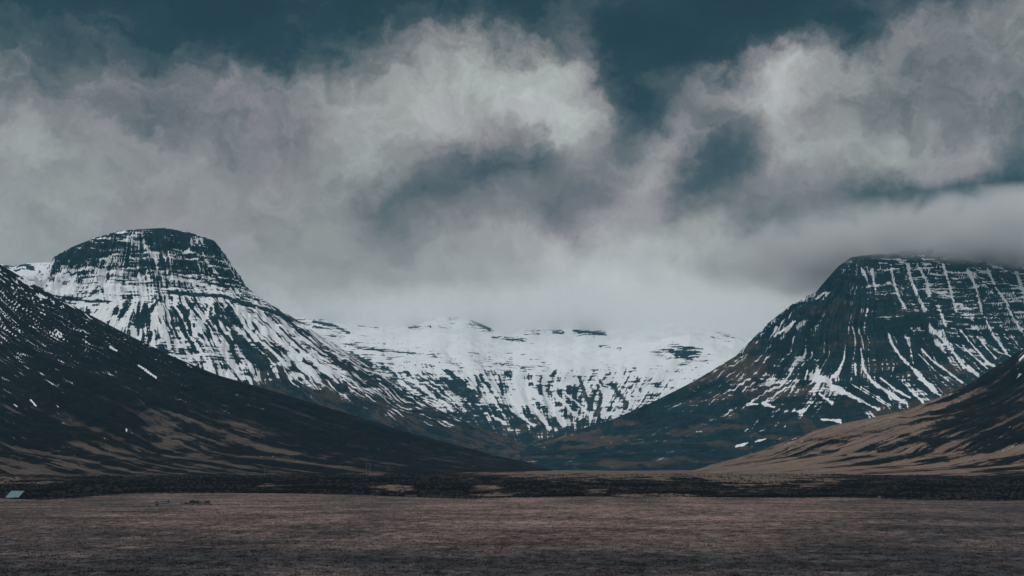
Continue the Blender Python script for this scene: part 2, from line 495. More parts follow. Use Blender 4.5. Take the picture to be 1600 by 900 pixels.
# ------------------------------------------------------------------ snowy range at the head of the valley
def snow_range():
    X, Y = uv_grid(380, 1260, 940, 4600, 11000, [(70, 6300), (430, 8000), (260, 9800), (30, 11000)])
    Vx, Vy = 190.0, 6300.0
    wx = fbm(X / 800, Y / 800, 2, 12) * 60; wy = fbm(X / 800, Y / 800, 2, 32) * 60
    dx, dy = X + wx - Vx, (Y + wy - Vy)
    front = np.minimum(dy, 0)
    rho = np.hypot(dx * 0.8, np.maximum(dy, 0))
    ang = np.arctan2(dx, np.maximum(dy, 0) + 400)
    S = ang * 1400
    fd = [0, 300, 600, 900, 1200, 1500, 2300, 3000, 3300, 3700, 4600]
    fh = [120, 175, 270, 400, 560, 640, 800, 960, 1030, 1060, 1000]
    rg = 1 - np.abs(fbm(S / 260, rho / 2500, 3, 6)) * 1.7
    deff = rho - (rg - 0.5) * 130 * sstep(200, 700, rho) * (1 - 0.6 * sstep(1400, 2200, rho)) + fbm(X / 160, Y / 160, 4, 15) * 22
    Z = np.interp(deff, fd, fh).astype(np.float32) + fbm(X / 90, Y / 90, 4, 16) * 8 + fbm(X / 420, Y / 300, 3, 116) * 28 * sstep(900, 1600, rho) + front * 0.075
    # rounded knoll on the right and the small pyramid hill at the foot of the wall
    kx, ky = (1065 - 800) / F * 8200, 8200
    Z += 95 * np.exp(-((X - kx) / 210) ** 2 - ((Y - ky) / 300) ** 2) * 1.0
    px0, py0 = (772 - 800) / F * 6750, 6750
    r = np.hypot((X - px0) / 1.15, Y - py0) + fbm(X / 60, Y / 60, 3, 19) * 12
    Z = np.maximum(Z, 335 - r * 0.62)
    Z = fit_skyline(X, Y, Z, [(380, 485), (440, 492), (480, 498), (507, 499), (520, 505), (545, 508), (600, 511), (640, 511), (665, 503), (685, 496),
                              (715, 496), (740, 501), (770, 514), (800, 522), (815, 516), (850, 515), (900, 515), (945, 516),
                              (1000, 511), (1050, 505), (1085, 510), (1130, 519), (1165, 528), (1260, 536)], 12)
    px, py = project(X, Y, Z)
    D = field(px, py, [
        (480, 505, .75), (505, 505, .4, .6), (540, 515, .85), (600, 520, .97), (650, 510, .8, .6), (690, 503, .7, .5), (700, 530, .97), (650, 530, .96), (755, 508, .5, .5), (790, 525, .9),
        (820, 530, .72, .5), (850, 515, .6, .5), (870, 540, 1.0), (920, 517, .6, .5), (950, 545, 1.0), (920, 570, .97), (1000, 530, 1.0), (1010, 555, 1.0), (1080, 525, .95), (1130, 525, .7, .7), (1150, 540, .95),
        (1030, 550, .35, .4), (1050, 549, -.1, .5), (1075, 551, -.05, .5), (1060, 570, .6, .6), (1095, 562, .7, .5), (1110, 575, .92), (1030, 575, .88),
        (520, 530, .8), (560, 540, .85), (600, 550, .75), (650, 552, .78), (550, 555, .7), (600, 572, .6), (650, 580, .8), (700, 565, .85), (750, 570, .8), (800, 575, .72), (840, 580, .78), (880, 585, .8),
        (590, 590, .35), (620, 600, .25), (660, 615, .3), (690, 620, .35), (715, 615, .3), (740, 600, .5), (755, 620, .7), (790, 600, .8), (790, 620, .8), (820, 615, .5), (700, 590, .65), (600, 620, .6), (650, 632, .6),
        (860, 625, .35), (890, 630, .42), (920, 630, .4), (940, 600, .6), (960, 640, .4), (940, 660, .3), (980, 600, .65), (1000, 620, .65), (960, 580, .85), (1040, 600, .85), (1060, 620, .8), (1000, 645, .5),
        (770, 645, .08, .8), (740, 650, .12, .7), (800, 655, .12, .7), (770, 665, .06), (830, 665, .1), (870, 670, .15), (700, 655, .3), (900, 665, .15), (850, 685, .03), (740, 680, .05), (940, 680, .03), (1000, 700, 0), (850, 705, 0), (800, 710, 0), (900, 710, 0), (1100, 715, 0),
    ], 22, 11, 0.6)
    D = D + 0.09 * sstep(590, 565, py) * (D > 0.6)
    streak = fbm(S / 21, rho / 480, 4, 41, 0.68)
    ledge = fbm(X / 130, Z / 11, 4, 51, 0.68)
    clump = fbm(X / 90, Z / 45, 5, 61, 0.65)
    lw = sstep(520, 640, Z) * 0.45 + 0.4
    U = uni(streak * (1 - lw) * 1.2 + ledge * lw * 1.1 + clump * 0.5)
    fine = fbm(X / 24, Z / 11, 4, 68, 0.65)
    for pts, r0, r1, a in [
        ([(808, 602), (820, 625), (840, 645), (857, 668)], 3, 4, .9), ([(815, 600), (840, 622), (860, 638), (882, 660)], 3, 6, .95), ([(826, 606), (850, 625), (870, 640)], 3, 6, .9),
        ([(865, 615), (885, 632), (905, 655)], 2.5, 4, .8), ([(770, 650), (790, 662)], 3, 3, .9), ([(800, 640), (820, 655), (835, 665)], 3, 4, .8), ([(880, 612), (900, 628), (925, 652)], 2, 3, .7),
        ([(905, 590), (915, 620), (925, 640)], 4, 4, -.7), ([(935, 595), (940, 620), (935, 645)], 5, 6, -.6), ([(955, 600), (975, 625), (985, 645)], 4, 6, -.6), ([(995, 590), (1000, 610)], 5, 6, -.5),
        ([(930, 590), (945, 615), (942, 650)], 2, 6, .9), ([(983, 610), (985, 630), (982, 645)], 3, 5, .8),
        ([(745, 590), (750, 620)], 3, 5, -.6), ([(780, 585), (785, 615)], 3, 4, -.6), ([(690, 580), (715, 600), (740, 630)], 6, 12, -.35), ([(640, 590), (665, 610)], 4, 4, .5), ([(660, 605), (680, 622)], 3, 4, .7), ([(715, 628), (727, 642)], 3, 3, .8),
        ([(490, 503), (520, 508), (545, 520)], 3, 3, -.8), ([(560, 508), (590, 511)], 3, 3, -.6), ([(640, 512), (672, 510)], 3, 3, -.6), ([(740, 502), (765, 514)], 3, 4, -.7),
        ([(865, 519), (880, 520)], 3, 3, -.8), ([(897, 517), (945, 522)], 3, 4, -.8), ([(935, 540), (970, 546)], 2.5, 3, -.7), ([(770, 527), (815, 532)], 2, 5, -.7),
        ([(540, 540), (600, 548), (680, 556)], 3, 2.5, -.5), ([(550, 552), (565, 562), (580, 570)], 5, 5, -.7),
    ]:
        k = stroke(px, py, pts, r0, r1) + clump * 0.3 + fine * 0.65
        D = D + a * np.clip(k * 1.6, 0, 1)
    snow = 0.5 + (D - (1 - U)) * 1.6
    g = field(px, py, [(830, 640, .45), (880, 640, .5), (920, 650, .5), (770, 640, .1), (850, 690, .6), (800, 690, .4), (650, 640, .5)], 30, 16, 0.0)
    grass = 0.5 + (g - (1 - uni(clump + streak * .5))) * 1.0
    o = grid_mesh('mountain', X, Y, Z, M_ROCK, {'snow': snow, 'grass': grass, 'tone': np.clip(0.45 + 0.2 * clump + 0.2 * streak + 0.3 * ledge, 0, 1), 'gtone': np.clip(0.5 + 0.4 * streak, 0, 1)})
    tag(o, kind='structure')
    # far plateau that shows left of the flat topped mountain
    X, Y = uv_grid(-120, 200, 330, 7200, 8200, 120)
    Z = 960 + 130 * sstep(7200, 7800, Y) + fbm(X / 120, Y / 120, 4, 81) * 14 - 500 * sstep(7600, 7200, Y)
    Z = fit_skyline(X, Y, Z, [(-120, 405), (0, 412), (20, 416), (45, 411), (75, 410), (130, 415), (200, 430)], 6, 0.3, 3)
    px, py = project(X, Y, Z)
    cl = fbm(X / 90, Z / 30, 5, 91, .65)
    D = field(px, py, [(35, 418, .15, .6), (20, 418, .4, .6), (50, 418, .3, .5), (60, 415, .9), (75, 420, .95), (40, 432, .95), (0, 425, .7)], 20, 9, 0.9)
    o = grid_mesh('mountain', X, Y, Z, M_ROCK, {'snow': 0.5 + (D - (1 - uni(cl))) * 1.6, 'grass': D * 0, 'tone': D * 0 + 0.5, 'gtone': D * 0 + 0.5})
    tag(o, kind='structure')


# ------------------------------------------------------------------ right mountain (banded pyramid)
def right_mountain():
    X, Y = uv_grid(760, 1720, 1060, 2400, 7000, [(50, 3400), (220, 4300), (540, 5500), (70, 7000)])
    wx = fbm(X / 400, Y / 400, 3, 13) * 40; wy = fbm(X / 400, Y / 400, 3, 33) * 40
    d, S, T = ridge_coords(X + wx, Y + wy, [(1235, 5000), (3300, 6000)], 700)
    fd = [0, 34, 80, 125, 159, 239, 330, 375, 444, 603, 740, 876, 1012, 1171, 1500, 2200, 3000]
    fh = [800, 788, 745, 695, 660, 612, 540, 495, 424, 328, 260, 200, 158, 116, 75, 25, -30]
    lift = 1 + 0.30 * sstep(0, 2000, T)
    rg = 1 - np.abs(fbm(S / 110, d / 1400, 3, 7)) * 1.7
    deff = d + (rg - 0.5) * 44 * sstep(20, 200, d) + fbm(X / 90, Y / 90, 4, 25) * 9
    Z = np.interp(deff, fd, fh).astype(np.float32) * lift
    terr = np.sin(Z / 27 * 2 * np.pi + fbm(X / 300, Y / 300, 2, 28) * 1.2)
    rough = fbm(X / 40, Y / 40, 4, 27) * 5
    Z = Z + terr * 4.0 * sstep(380, 470, Z) + rough
    Z = fit_skyline(X, Y, Z, [(760, 720), (830, 692), (900, 672), (960, 654), (1020, 628), (1080, 598), (1150, 556), (1180, 525), (1200, 505),
                              (1240, 473), (1275, 456), (1290, 438), (1310, 416), (1330, 402), (1350, 399), (1400, 394), (1500, 380), (1600, 370), (1720, 365)], 6)
    px, py = project(X, Y, Z)
    D = field(px, py, [
        (1260, 463, .55, .7), (1245, 475, .3, .6), (1230, 495, .15), (1210, 510, .15), (1235, 505, .35, .6), (1215, 515, .4, .6), (1180, 535, .1), (1175, 550, .14), (1140, 570, .10), (1100, 595, .06), (1060, 620, .03),
        (1300, 440, .01), (1330, 430, .02), (1300, 480, .03), (1340, 480, .03), (1290, 510, .06), (1330, 530, .03), (1260, 530, .04), (1370, 510, .05), (1380, 470, .12), (1240, 560, .06), (1210, 580, .08), (1270, 560, .07), (1200, 555, .07),
        (1180, 602, .45, .5), (1205, 598, .6, .5), (1225, 597, .4, .5), (1150, 600, .1), (1120, 620, .08), (1170, 630, .12), (1200, 635, .12), (1190, 650, .03), (1100, 660, .01), (1000, 670, .01), (900, 690, .01), (1280, 590, .3, .6),
        (1360, 420, .2), (1400, 415, .24), (1400, 440, .22), (1440, 440, .25), (1480, 430, .24), (1520, 440, .24), (1560, 440, .25), (1600, 440, .28), (1660, 440, .3), (1360, 395, .05), (1500, 395, .05), (1600, 400, .1),
        (1420, 470, .16), (1460, 470, .15), (1500, 480, .15), (1540, 480, .2), (1590, 490, .25), (1430, 500, .1), (1480, 510, .12), (1530, 510, .22), (1590, 520, .25), (1390, 550, .06), (1440, 560, .08), (1500, 560, .1), (1550, 545, .14),
        (880, 715, 0), (950, 715, 0), (1000, 715, 0), (1050, 722, 0), (1100, 722, 0), (900, 700, 0), (1000, 700, 0), (1080, 700, 0), (1340, 600, .08), (1400, 600, .12), (1450, 590, .1), (1300, 640, .03), (1400, 640, .05),
    ], 24, 14, 0.05)
    streak = fbm(S / 16, d / 380, 4, 42, 0.68)
    ledge = fbm((X + 0.4 * Y) / 130, Z / 7, 4, 52, 0.68)
    clump = fbm(X / 60, Z / 40, 5, 62, 0.65)
    face = sstep(1340, 1380, px) * sstep(540, 500, py)
    lw = np.clip(0.30 + 0.57 * face, 0, 0.87)
    U = uni(streak * (1 - lw) * 1.2 + ledge * lw * 1.15 + clump * 0.35)
    fine = fbm(X / 16, Z / 8, 4, 66, 0.65)
    for pts, r0, r1 in [
        ([(1321, 538), (1319, 560), (1312, 578), (1300, 590)], 1.5, 6), ([(1270, 590), (1290, 592), (1300, 603), (1320, 613), (1347, 627), (1372, 640)], 9, 4.5), ([(1262, 578), (1258, 592)], 2, 2.5), ([(1278, 572), (1274, 592)], 3, 6),
        ([(1345, 545), (1349, 575), (1363, 597), (1387, 613), (1412, 628)], 1.5, 4.5), ([(1332, 601), (1360, 618), (1388, 634)], 1.2, 1.8), ([(1345, 605), (1370, 620), (1392, 634)], 1, 1.5),
        ([(1387, 518), (1394, 537), (1407, 557), (1425, 575), (1442, 592), (1460, 611)], 2, 5.5), ([(1375, 590), (1398, 608), (1422, 621)], 1.5, 4), ([(1336, 568), (1337, 585)], 2, 2.5),
        ([(1440, 545), (1455, 562), (1480, 580), (1503, 598)], 2, 2.8), ([(1434, 552), (1460, 578), (1490, 602)], 1.2, 1.6), ([(1453, 510), (1468, 525), (1487, 547), (1507, 573), (1527, 585)], 3, 6),
        ([(1500, 515), (1520, 540), (1545, 568), (1552, 571)], 2, 3), ([(1505, 542), (1525, 560), (1543, 576)], 1.2, 1.8), ([(1540, 500), (1553, 525), (1573, 552)], 2, 4), ([(1535, 536), (1556, 560)], 1.4, 2),
        ([(1573, 477), (1585, 500), (1600, 523)], 2.5, 3), ([(1600, 470), (1620, 520), (1650, 560)], 3, 4),
        ([(1392, 415), (1396, 440), (1405, 465), (1415, 482)], 2.5, 2.5), ([(1418, 415), (1424, 440), (1436, 465), (1445, 485)], 3.5, 2.5), ([(1434, 415), (1448, 440), (1452, 462)], 2, 5),
        ([(1474, 415), (1482, 440), (1488, 465), (1494, 485)], 3.5, 2.5), ([(1512, 420), (1525, 450), (1534, 488)], 4, 3), ([(1543, 420), (1556, 450), (1578, 480)], 2.5, 3), ([(1588, 425), (1600, 460)], 5, 4),
        ([(1346, 420), (1355, 437)], 4, 3), ([(1362, 422), (1368, 452)], 3, 2), ([(1230, 512), (1210, 525)], 2, 3), ([(1242, 502), (1228, 515)], 3, 3), ([(1466, 478), (1478, 510)], 3, 1.5),
        ([(1280, 615), (1300, 630)], 2, 4), ([(1283, 655), (1312, 658)], 3, 5), ([(1150, 698), (1168, 692)], 2.5, 3), ([(1181, 690), (1196, 686)], 2, 2.5), ([(1168, 632), (1183, 631)], 3, 3), ([(1192, 630), (1208, 636)], 4, 3), ([(1285, 610), (1265, 612)], 1.5, 1.5),
    ]:
        k = stroke(px, py, pts, r0 * 0.75, r1 * 0.7) + clump * 0.30 + fine * 0.5 + ledge * 0.5 * face
        D = D + np.clip(k * 1.9, 0, 0.97)
    snow = 0.5 + (D - (1 - U)) * 1.6
    g = 0.62 * field(px, py, [(1150, 605, .6), (1180, 600, .5), (1200, 620, .4), (1170, 650, .3), (1060, 640, .25), (860, 695, .6), (900, 690, .55), (900, 705, .6), (960, 700, .45), (1010, 690, .35), (1080, 690, .12), (1250, 630, .35),
                       (1300, 640, .3), (1350, 640, .3), (1300, 550, .05), (1400, 500, .0), (1000, 720, .2), (1100, 720, .1), (1430, 620, .3), (880, 725, .2), (1340, 620, .25)], 34, 18, 0.0)
    fx = fbm((X + 0.25 * Y) / 160, Y / 420 + Z / 60, 4, 72)
    grass = 0.5 + (g - (1 - uni(fx + 0.5 * clump))) * 1.0
    o = grid_mesh('mountain', X, Y, Z, M_ROCK, {'snow': snow, 'grass': grass, 'tone': np.clip(0.4 + 0.15 * clump + 0.2 * streak + 0.35 * ledge, 0, 1), 'gtone': np.clip(0.5 + 0.4 * streak, 0, 1)})
    tag(o, kind='structure')


# ------------------------------------------------------------------ near slopes
def near_left_slope():
    X, Y = uv_grid(-110, 1000, 1060, 1300, 4300, 700)
    wx = fbm(X / 500, Y / 500, 3, 14) * 30; wy = fbm(X / 500, Y / 500, 3, 34) * 30
    d, S, T = ridge_coords(X + wx, Y + wy, [(-1700, 3500), (-2700, 2500)], 1100)
    fd = [0, 463, 648, 772, 989, 1190, 1468, 1700, 2000, 2300, 2800]
    fh = [700, 512, 409, 344, 243, 178, 96, 46, 12, -4, -20]
    rg = 1 - np.abs(fbm(S / 130, d / 2600, 4, 17)) * 1.7
    deff = d + (rg - 0.5) * 42 * sstep(1700, 1000, d) + fbm(X / 80, Y / 80, 4, 35) * 8
    Z = np.interp(deff, fd, fh).astype(np.float32) + fbm(X / 30, Y / 30, 4, 36) * 2.2 * sstep(0, 60, np.interp(d, fd, fh))
    Z = fit_skyline(X, Y, Z, [(-110, 358), (-60, 380), (0, 413), (60, 448), (120, 481), (200, 523), (270, 557), (340, 586), (400, 603), (470, 624), (550, 648),
                              (650, 679), (740, 702), (800, 717), (850, 728), (900, 742), (1000, 770)], 12, 0.05)
    px, py = project(X, Y, Z)
    streak = fbm(S / 30, d / 420, 4, 43, 0.6)
    clump = fbm(X / 50, Z / 12, 4, 63, 0.6)
    D = field(px, py, [(0, 430, .3, .6), (10, 470, .26), (40, 460, .2), (60, 500, .16), (100, 500, .14), (60, 540, .08), (150, 530, .10), (120, 560, .05), (200, 560, .05), (260, 580, .03), (0, 560, .05), (0, 520, .16),
                       (40, 600, .015), (140, 620, .01), (320, 600, .02), (400, 620, .005), (500, 660, .0), (200, 650, .002), (100, 700, .0), (400, 700, .0), (700, 710, 0)], 36, 20, 0.0)
    flake = fbm(S / 5, d / 60, 4, 44, 0.6)
    U = uni(flake + streak * 0.35)
    for pts, r in [([(197.5, 671), (197.5, 674)], 1.5), ([(217, 571), (244, 590)], 1.8), ([(48, 625), (56, 634)], 1.8), ([(172, 542), (183, 548)], 1.5), ([(22, 632), (27, 635)], 1.2), ([(88, 633), (92, 636)], 1)]:
        D = D + np.clip(stroke(px, py, pts, r, r) * 2.5, 0, 1)
    snow = 0.5 + (D - (1 - U)) * 1.5
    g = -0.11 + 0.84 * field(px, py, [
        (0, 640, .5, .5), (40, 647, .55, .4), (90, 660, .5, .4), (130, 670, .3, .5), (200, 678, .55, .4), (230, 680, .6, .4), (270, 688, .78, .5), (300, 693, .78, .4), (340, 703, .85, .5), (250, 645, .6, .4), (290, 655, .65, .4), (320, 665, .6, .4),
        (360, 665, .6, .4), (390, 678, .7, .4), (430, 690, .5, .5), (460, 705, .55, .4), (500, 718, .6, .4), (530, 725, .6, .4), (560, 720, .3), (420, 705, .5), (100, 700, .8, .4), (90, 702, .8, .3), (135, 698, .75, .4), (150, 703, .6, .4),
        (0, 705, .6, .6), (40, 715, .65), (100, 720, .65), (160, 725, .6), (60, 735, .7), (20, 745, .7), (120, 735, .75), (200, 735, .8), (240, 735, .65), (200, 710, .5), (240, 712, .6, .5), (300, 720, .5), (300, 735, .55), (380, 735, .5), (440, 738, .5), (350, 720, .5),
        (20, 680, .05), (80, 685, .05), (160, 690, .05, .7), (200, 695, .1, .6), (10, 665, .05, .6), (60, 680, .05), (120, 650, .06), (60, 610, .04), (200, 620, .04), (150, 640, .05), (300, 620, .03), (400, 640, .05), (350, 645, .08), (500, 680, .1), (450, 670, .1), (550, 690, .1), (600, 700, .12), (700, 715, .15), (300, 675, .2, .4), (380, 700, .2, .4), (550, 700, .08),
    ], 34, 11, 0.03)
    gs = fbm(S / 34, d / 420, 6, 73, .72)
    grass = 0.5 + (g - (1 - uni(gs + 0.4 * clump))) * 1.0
    gtone = np.clip(0.5 + 0.4 * fbm(S / 12, d / 120, 4, 93, .7), 0, 1)
    tone = np.clip(0.46 + 0.36 * streak + 0.25 * fbm(S / 70, d / 1500, 4, 83), 0, 1)
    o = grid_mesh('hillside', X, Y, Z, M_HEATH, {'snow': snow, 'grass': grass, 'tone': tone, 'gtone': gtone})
    tag(o, kind='structure')


def near_right_slope():
    X, Y = uv_grid(1040, 1720, 800, 1300, 3900, 600)
    wx = fbm(X / 500, Y / 500, 3, 54) * 30; wy = fbm(X / 500, Y / 500, 3, 55) * 30
    d, S, T = ridge_coords(X + wx, Y + wy, [(1800, 2900), (3300, 3300)], 1100)
    fd = [0, 629, 731, 782, 833, 897, 960, 1050, 1113, 1177, 1330, 1500, 1900, 2400]
    fh = [640, 315, 258, 226, 192, 160, 137, 118, 105, 86, 42, 22, 0, -15]
    rg = 1 - np.abs(fbm(S / 130, d / 2600, 4, 18)) * 1.7
    deff = d + (rg - 0.5) * 40 * sstep(1700, 1000, d) + fbm(X / 80, Y / 80, 4, 37) * 8
    Z = np.interp(deff, fd, fh).astype(np.float32) + fbm(X / 30, Y / 30, 4, 38) * 2.0 * sstep(0, 60, np.interp(d, fd, fh))
    Z = fit_skyline(X, Y, Z, [(1040, 745), (1100, 729), (1150, 716), (1200, 700), (1250, 681), (1300, 665), (1350, 655), (1420, 640), (1470, 620), (1520, 596),
                              (1560, 570), (1600, 544), (1720, 462)], 12, 0.05)
    px, py = project(X, Y, Z)
    streak = fbm(S / 30, d / 420, 4, 45, 0.6)
    clump = fbm(X / 50, Z / 12, 4, 65, 0.6)
    D = field(px, py, [(1600, 548, .1, .5), (1560, 580, .06, .5), (1480, 620, .08, .4), (1240, 684, .06, .5)], 30, 12, 0.0, 0.05)
    flake = fbm(S / 8, d / 46, 4, 46, 0.6)
    U = uni(flake)
    snow = 0.5 + (D - (1 - U)) * 1.5
    g = field(px, py, [
        (1250, 690, .75, .5), (1280, 675, .92, .5), (1320, 668, .96, .6), (1360, 662, .95, .6), (1400, 655, .92, .6), (1440, 645, .85, .5), (1470, 635, .7, .5), (1500, 625, .4, .5), (1450, 665, .9, .4), (1420, 675, .7, .5),
        (1300, 690, .45, .5), (1350, 685, .7, .5), (1380, 690, .5, .5), (1330, 705, .5), (1280, 705, .6), (1230, 710, .75), (1180, 715, .8), (1130, 725, .9), (1180, 735, .95), (1240, 730, .8), (1300, 730, .75), (1260, 742, .9), (1340, 740, .8), (1400, 742, .75), (1440, 738, .6), (1480, 735, .75, .5), (1500, 728, .7, .5),
        (1380, 715, .45), (1430, 710, .4), (1400, 725, .5), (1460, 700, .3), (1500, 712, .8, .4), (1530, 710, .95, .5), (1560, 705, .8, .4), (1590, 702, .75, .4), (1550, 725, .3), (1580, 735, .25),
        (1520, 680, .18, .6), (1560, 690, .03, .6), (1480, 685, .22, .6), (1480, 665, .2, .6), (1500, 650, .03), (1550, 650, .0), (1470, 700, .12, .6), (1540, 675, .02), (1400, 708, .25, .6), (1350, 700, .35, .6), (1590, 600, .03), (1600, 650, .03), (1540, 620, .05), (1580, 675, .2, .5),
    ], 34, 12, 0.05)
    gs = fbm(S / 34, d / 420, 6, 74, .72)
    grass = 0.5 + (g - (1 - uni(gs + 0.4 * clump))) * 1.0
    gtone = np.clip(0.5 + 0.4 * fbm(S / 12, d / 120, 4, 93, .7), 0, 1)
    tone = np.clip(0.44 + 0.36 * streak, 0, 1)
    o = grid_mesh('hillside', X, Y, Z, M_TAN, {'snow': snow, 'grass': grass, 'tone': tone, 'gtone': gtone})
    tag(o, kind='structure')


# ------------------------------------------------------------------ valley floor
POND = (-8.0, 2040.0, 10.2)


def heath_height(X, Y):
    z = -3.5 + 10.5 * sstep(680, 1450, Y) + fbm(X / 220, Y / 160, 3, 101) * 1.2 * sstep(650, 1000, Y)
    z = z + np.maximum(Y - 1500, 0) * 0.006 + np.clip(Y - 3000, 0, 5000) * 0.014
    # level ground under the frozen pond
    k = np.exp(-((X - POND[0]) / 32) ** 4 - ((Y - POND[1]) / 60) ** 4)
    return z * (1 - k) + (POND[2] - 0.8) * k


def heath():
    n = 560
    y = np.concatenate([np.geomspace(430, 2600, n), np.geomspace(2650, 13000, 90)])
    u = (np.linspace(-160, 1760, 1200) - 800) / F
    U, Y = np.meshgrid(u, y); X = U * Y
    Z = heath_height(X, Y)
    near = sstep(2600, 1200, Y)
    Z = Z + fbm(X / 16, Y / 16, 5, 102, .6) * 0.55 * near
    px, py = project(X, Y, Z)
    g = field(px, py, [
        (750, 738, .8, .5), (800, 740, .85, .5), (850, 738, .98), (950, 740, 1.0), (1050, 742, 1.0), (1150, 742, 1.0), (1230, 745, 1.0), (1000, 735, 1.0), (900, 733, 1.0), (1100, 733, 1.0),
        (1150, 757, .5, .5), (1200, 758, .7, .5), (1240, 757, .5, .5), (1120, 765, .35, .4), (1170, 764, .45, .4), (1230, 762, .3, .4), (1060, 745, .6, .4), (900, 747, .2, .6), (830, 752, .35, .3), (870, 750, .4, .3), (930, 763, .4, .4), (890, 764, .4, .3),
        (620, 762, .8, .4), (640, 764, .85, .35), (600, 766, .5, .3), (700, 761, .4, .4), (760, 760, .4, .4), (760, 771, .55, .35), (800, 771, .45, .3), (990, 771, .55, .4), (1040, 771, .65, .4), (1000, 773, .6, .3), (940, 770, .4, .3),
        (430, 759, .55, .3), (455, 759, .6, .3), (550, 765, .3, .25), (560, 738, .7, .4), (580, 739, .7, .3), (440, 738, .5, .4), (400, 737, .4, .4), (20, 752, .9, .4), (60, 752, .85, .35), (90, 753, .4, .3), (200, 740, .7, .4), (130, 738, .8, .4),
        (300, 755, .0), (200, 755, .04), (350, 765, .03), (500, 750, .03), (500, 765, .03), (650, 750, .05), (700, 745, .1), (750, 755, .08), (850, 757, .1), (950, 755, .05), (1050, 757, .05), (1000, 762, .1), (880, 770, .05), (700, 768, .05), (1250, 770, .03), (1350, 760, .02), (1450, 760, .02), (1550, 760, .02), (1400, 750, .1), (1500, 748, .05), (1330, 748, .2), (1280, 750, .6, .4), (1300, 757, .4, .3), (100, 765, .0), (20, 765, .0),
    ], 34, 5.5, 0.05)
    gs = fbm(X / 36, Y / 60, 5, 103, .6)
    grass = 0.5 + (g - 0.08 - (1 - uni(gs))) * 1.5
    tone = np.clip(0.3 + 0.25 * fbm(X / 12, Y / 25, 4, 104, .6), 0, 1)
    o = grid_mesh('heath', X, Y, Z, M_GROUND, {'snow': X * 0, 'grass': grass, 'tone': tone, 'gtone': np.clip(0.5 + 0.4 * fbm(X / 8, Y / 16, 4, 94, .7), 0, 1)})
    tag(o, kind='structure')


FIELD_EDGE = [(-160, 778), (0, 779), (60, 781), (100, 780), (150, 775), (200, 771.5), (300, 770.5), (400, 770.5), (480, 771.5), (560, 773.5), (640, 776.5), (700, 779), (740, 779.5),
              (800, 777.5), (900, 776), (1000, 776), (1100, 777), (1200, 778), (1300, 777), (1370, 779), (1440, 781.5), (1600, 782), (1760, 782)]


def field_height(X, Y):
    z = fbm(X / 120, Y / 90, 3, 111) * 0.35
    # a low swell right of centre and a shallow dip on the left
    z = z + 0.55 * np.exp(-((X - 30) / 160) ** 2 - ((Y - 480) / 90) ** 2) - 0.5 * np.exp(-((X + 130) / 130) ** 2 - ((Y - 560) / 45) ** 2)
    return z


WARM = [(200, 800, .6), (400, 805, .7), (300, 815, .65), (500, 800, .7), (650, 790, .75), (450, 793, .75), (400, 795, .7), (0, 800, .35), (100, 810, .4), (60, 783, .6), (300, 778, .6), (450, 778, .6), (150, 792, .25), (350, 787, .3),
                       (550, 785, .3), (620, 785, .35), (800, 790, .75), (900, 800, .7), (1000, 810, .7), (1100, 800, .75), (1200, 800, .7), (1300, 800, .6), (1150, 815, .7), (1400, 800, .4), (1500, 800, .32), (1600, 800, .3),
                       (700, 805, .6), (600, 812, .35), (450, 815, .35), (800, 825, .6), (300, 840, .35), (500, 840, .35), (100, 850, .25), (700, 850, .4), (900, 840, .5), (1100, 840, .45), (1300, 830, .4), (1500, 840, .25),
                       (1000, 781, .25, .4), (1150, 782, .25, .4), (900, 780, .35, .4), (300, 880, .16), (700, 880, .16), (1100, 880, .18), (1500, 880, .1), (100, 890, .1), (500, 870, .2), (900, 870, .2), (1300, 875, .15)]


def field_warmth(px, py):
    return field(px, py, WARM, 60, 12, 0.4)


def hay_field():
    nc, nr = 1500, 900
    u = (np.linspace(-160, 1760, nc) - 800) / F
    edge = np.interp(800 + F * u, [p[0] for p in FIELD_EDGE], [p[1] for p in FIELD_EDGE])
    yb = ZC * F / (edge - HZ)
    t = np.linspace(0, 1, nr)
    invy = (1 / 90.0) * (1 - t[:, None]) + (1 / yb[None, :]) * t[:, None]
    invy = np.vstack([np.repeat(1 / np.geomspace(12, 88, 40)[:, None], nc, 1), invy])
    t = np.concatenate([np.zeros(40), t])
    Y = 1 / invy; X = u[None, :] * Y
    fade = sstep(1.0, 0.94, t)[:, None]
    Z = field_height(X, Y) * fade
    tus = fbm(X / 3.2, Y / 2.2, 4, 112, .62)
    tus2 = fbm((X + Y * .3) / 0.9, Y / 0.8, 3, 113, .6)
    Z = Z + tus * 0.16 + tus2 * 0.07
    # the bank beyond the edge
    Xb = X[-1:] * (1 + 8 / Y[-1:]); Yb_ = Y[-1:] + 8
    Xc = X[-1:] * (1 + 14 / Y[-1:]); Yc = Y[-1:] + 14
    tus = np.vstack([tus, tus[-2:]])
    X = np.vstack([X, Xb, Xc]); Y = np.vstack([Y, Yb_, Yc]); Z = np.vstack([Z, Z[-1:] - 2.0, Z[-1:] * 0 - 6])
    px, py = project(X, Y, Z)
    g = field_warmth(px, py)
    big = fbm(X / 26, Y / 34, 4, 114, .6)
    mid = fbm(X / 7, Y / 6, 4, 115, .65)
    warm = np.clip(g + 0.24 * big + 0.10 * mid, 0, 1)
    tone = np.clip(0.44 + 0.44 * fbm(X / 3 + Y / 60, Y / 5, 6, 116, .8) + 0.16 * fbm(X / 40 + Y / 200, Y / 22, 3, 117) + 0.17 * fbm((X - 0.25 * Y) / 45, (Y + 0.5 * X + 12 * fbm(X / 60, Y / 60, 2, 119)) / 7, 3, 118) + 0.12 * tus + 0.12 * big, 0, 1)
    o = grid_mesh('field', X, Y, Z, M_FIELD, {'warm': warm, 'tone': tone})
    tag(o, kind='structure')


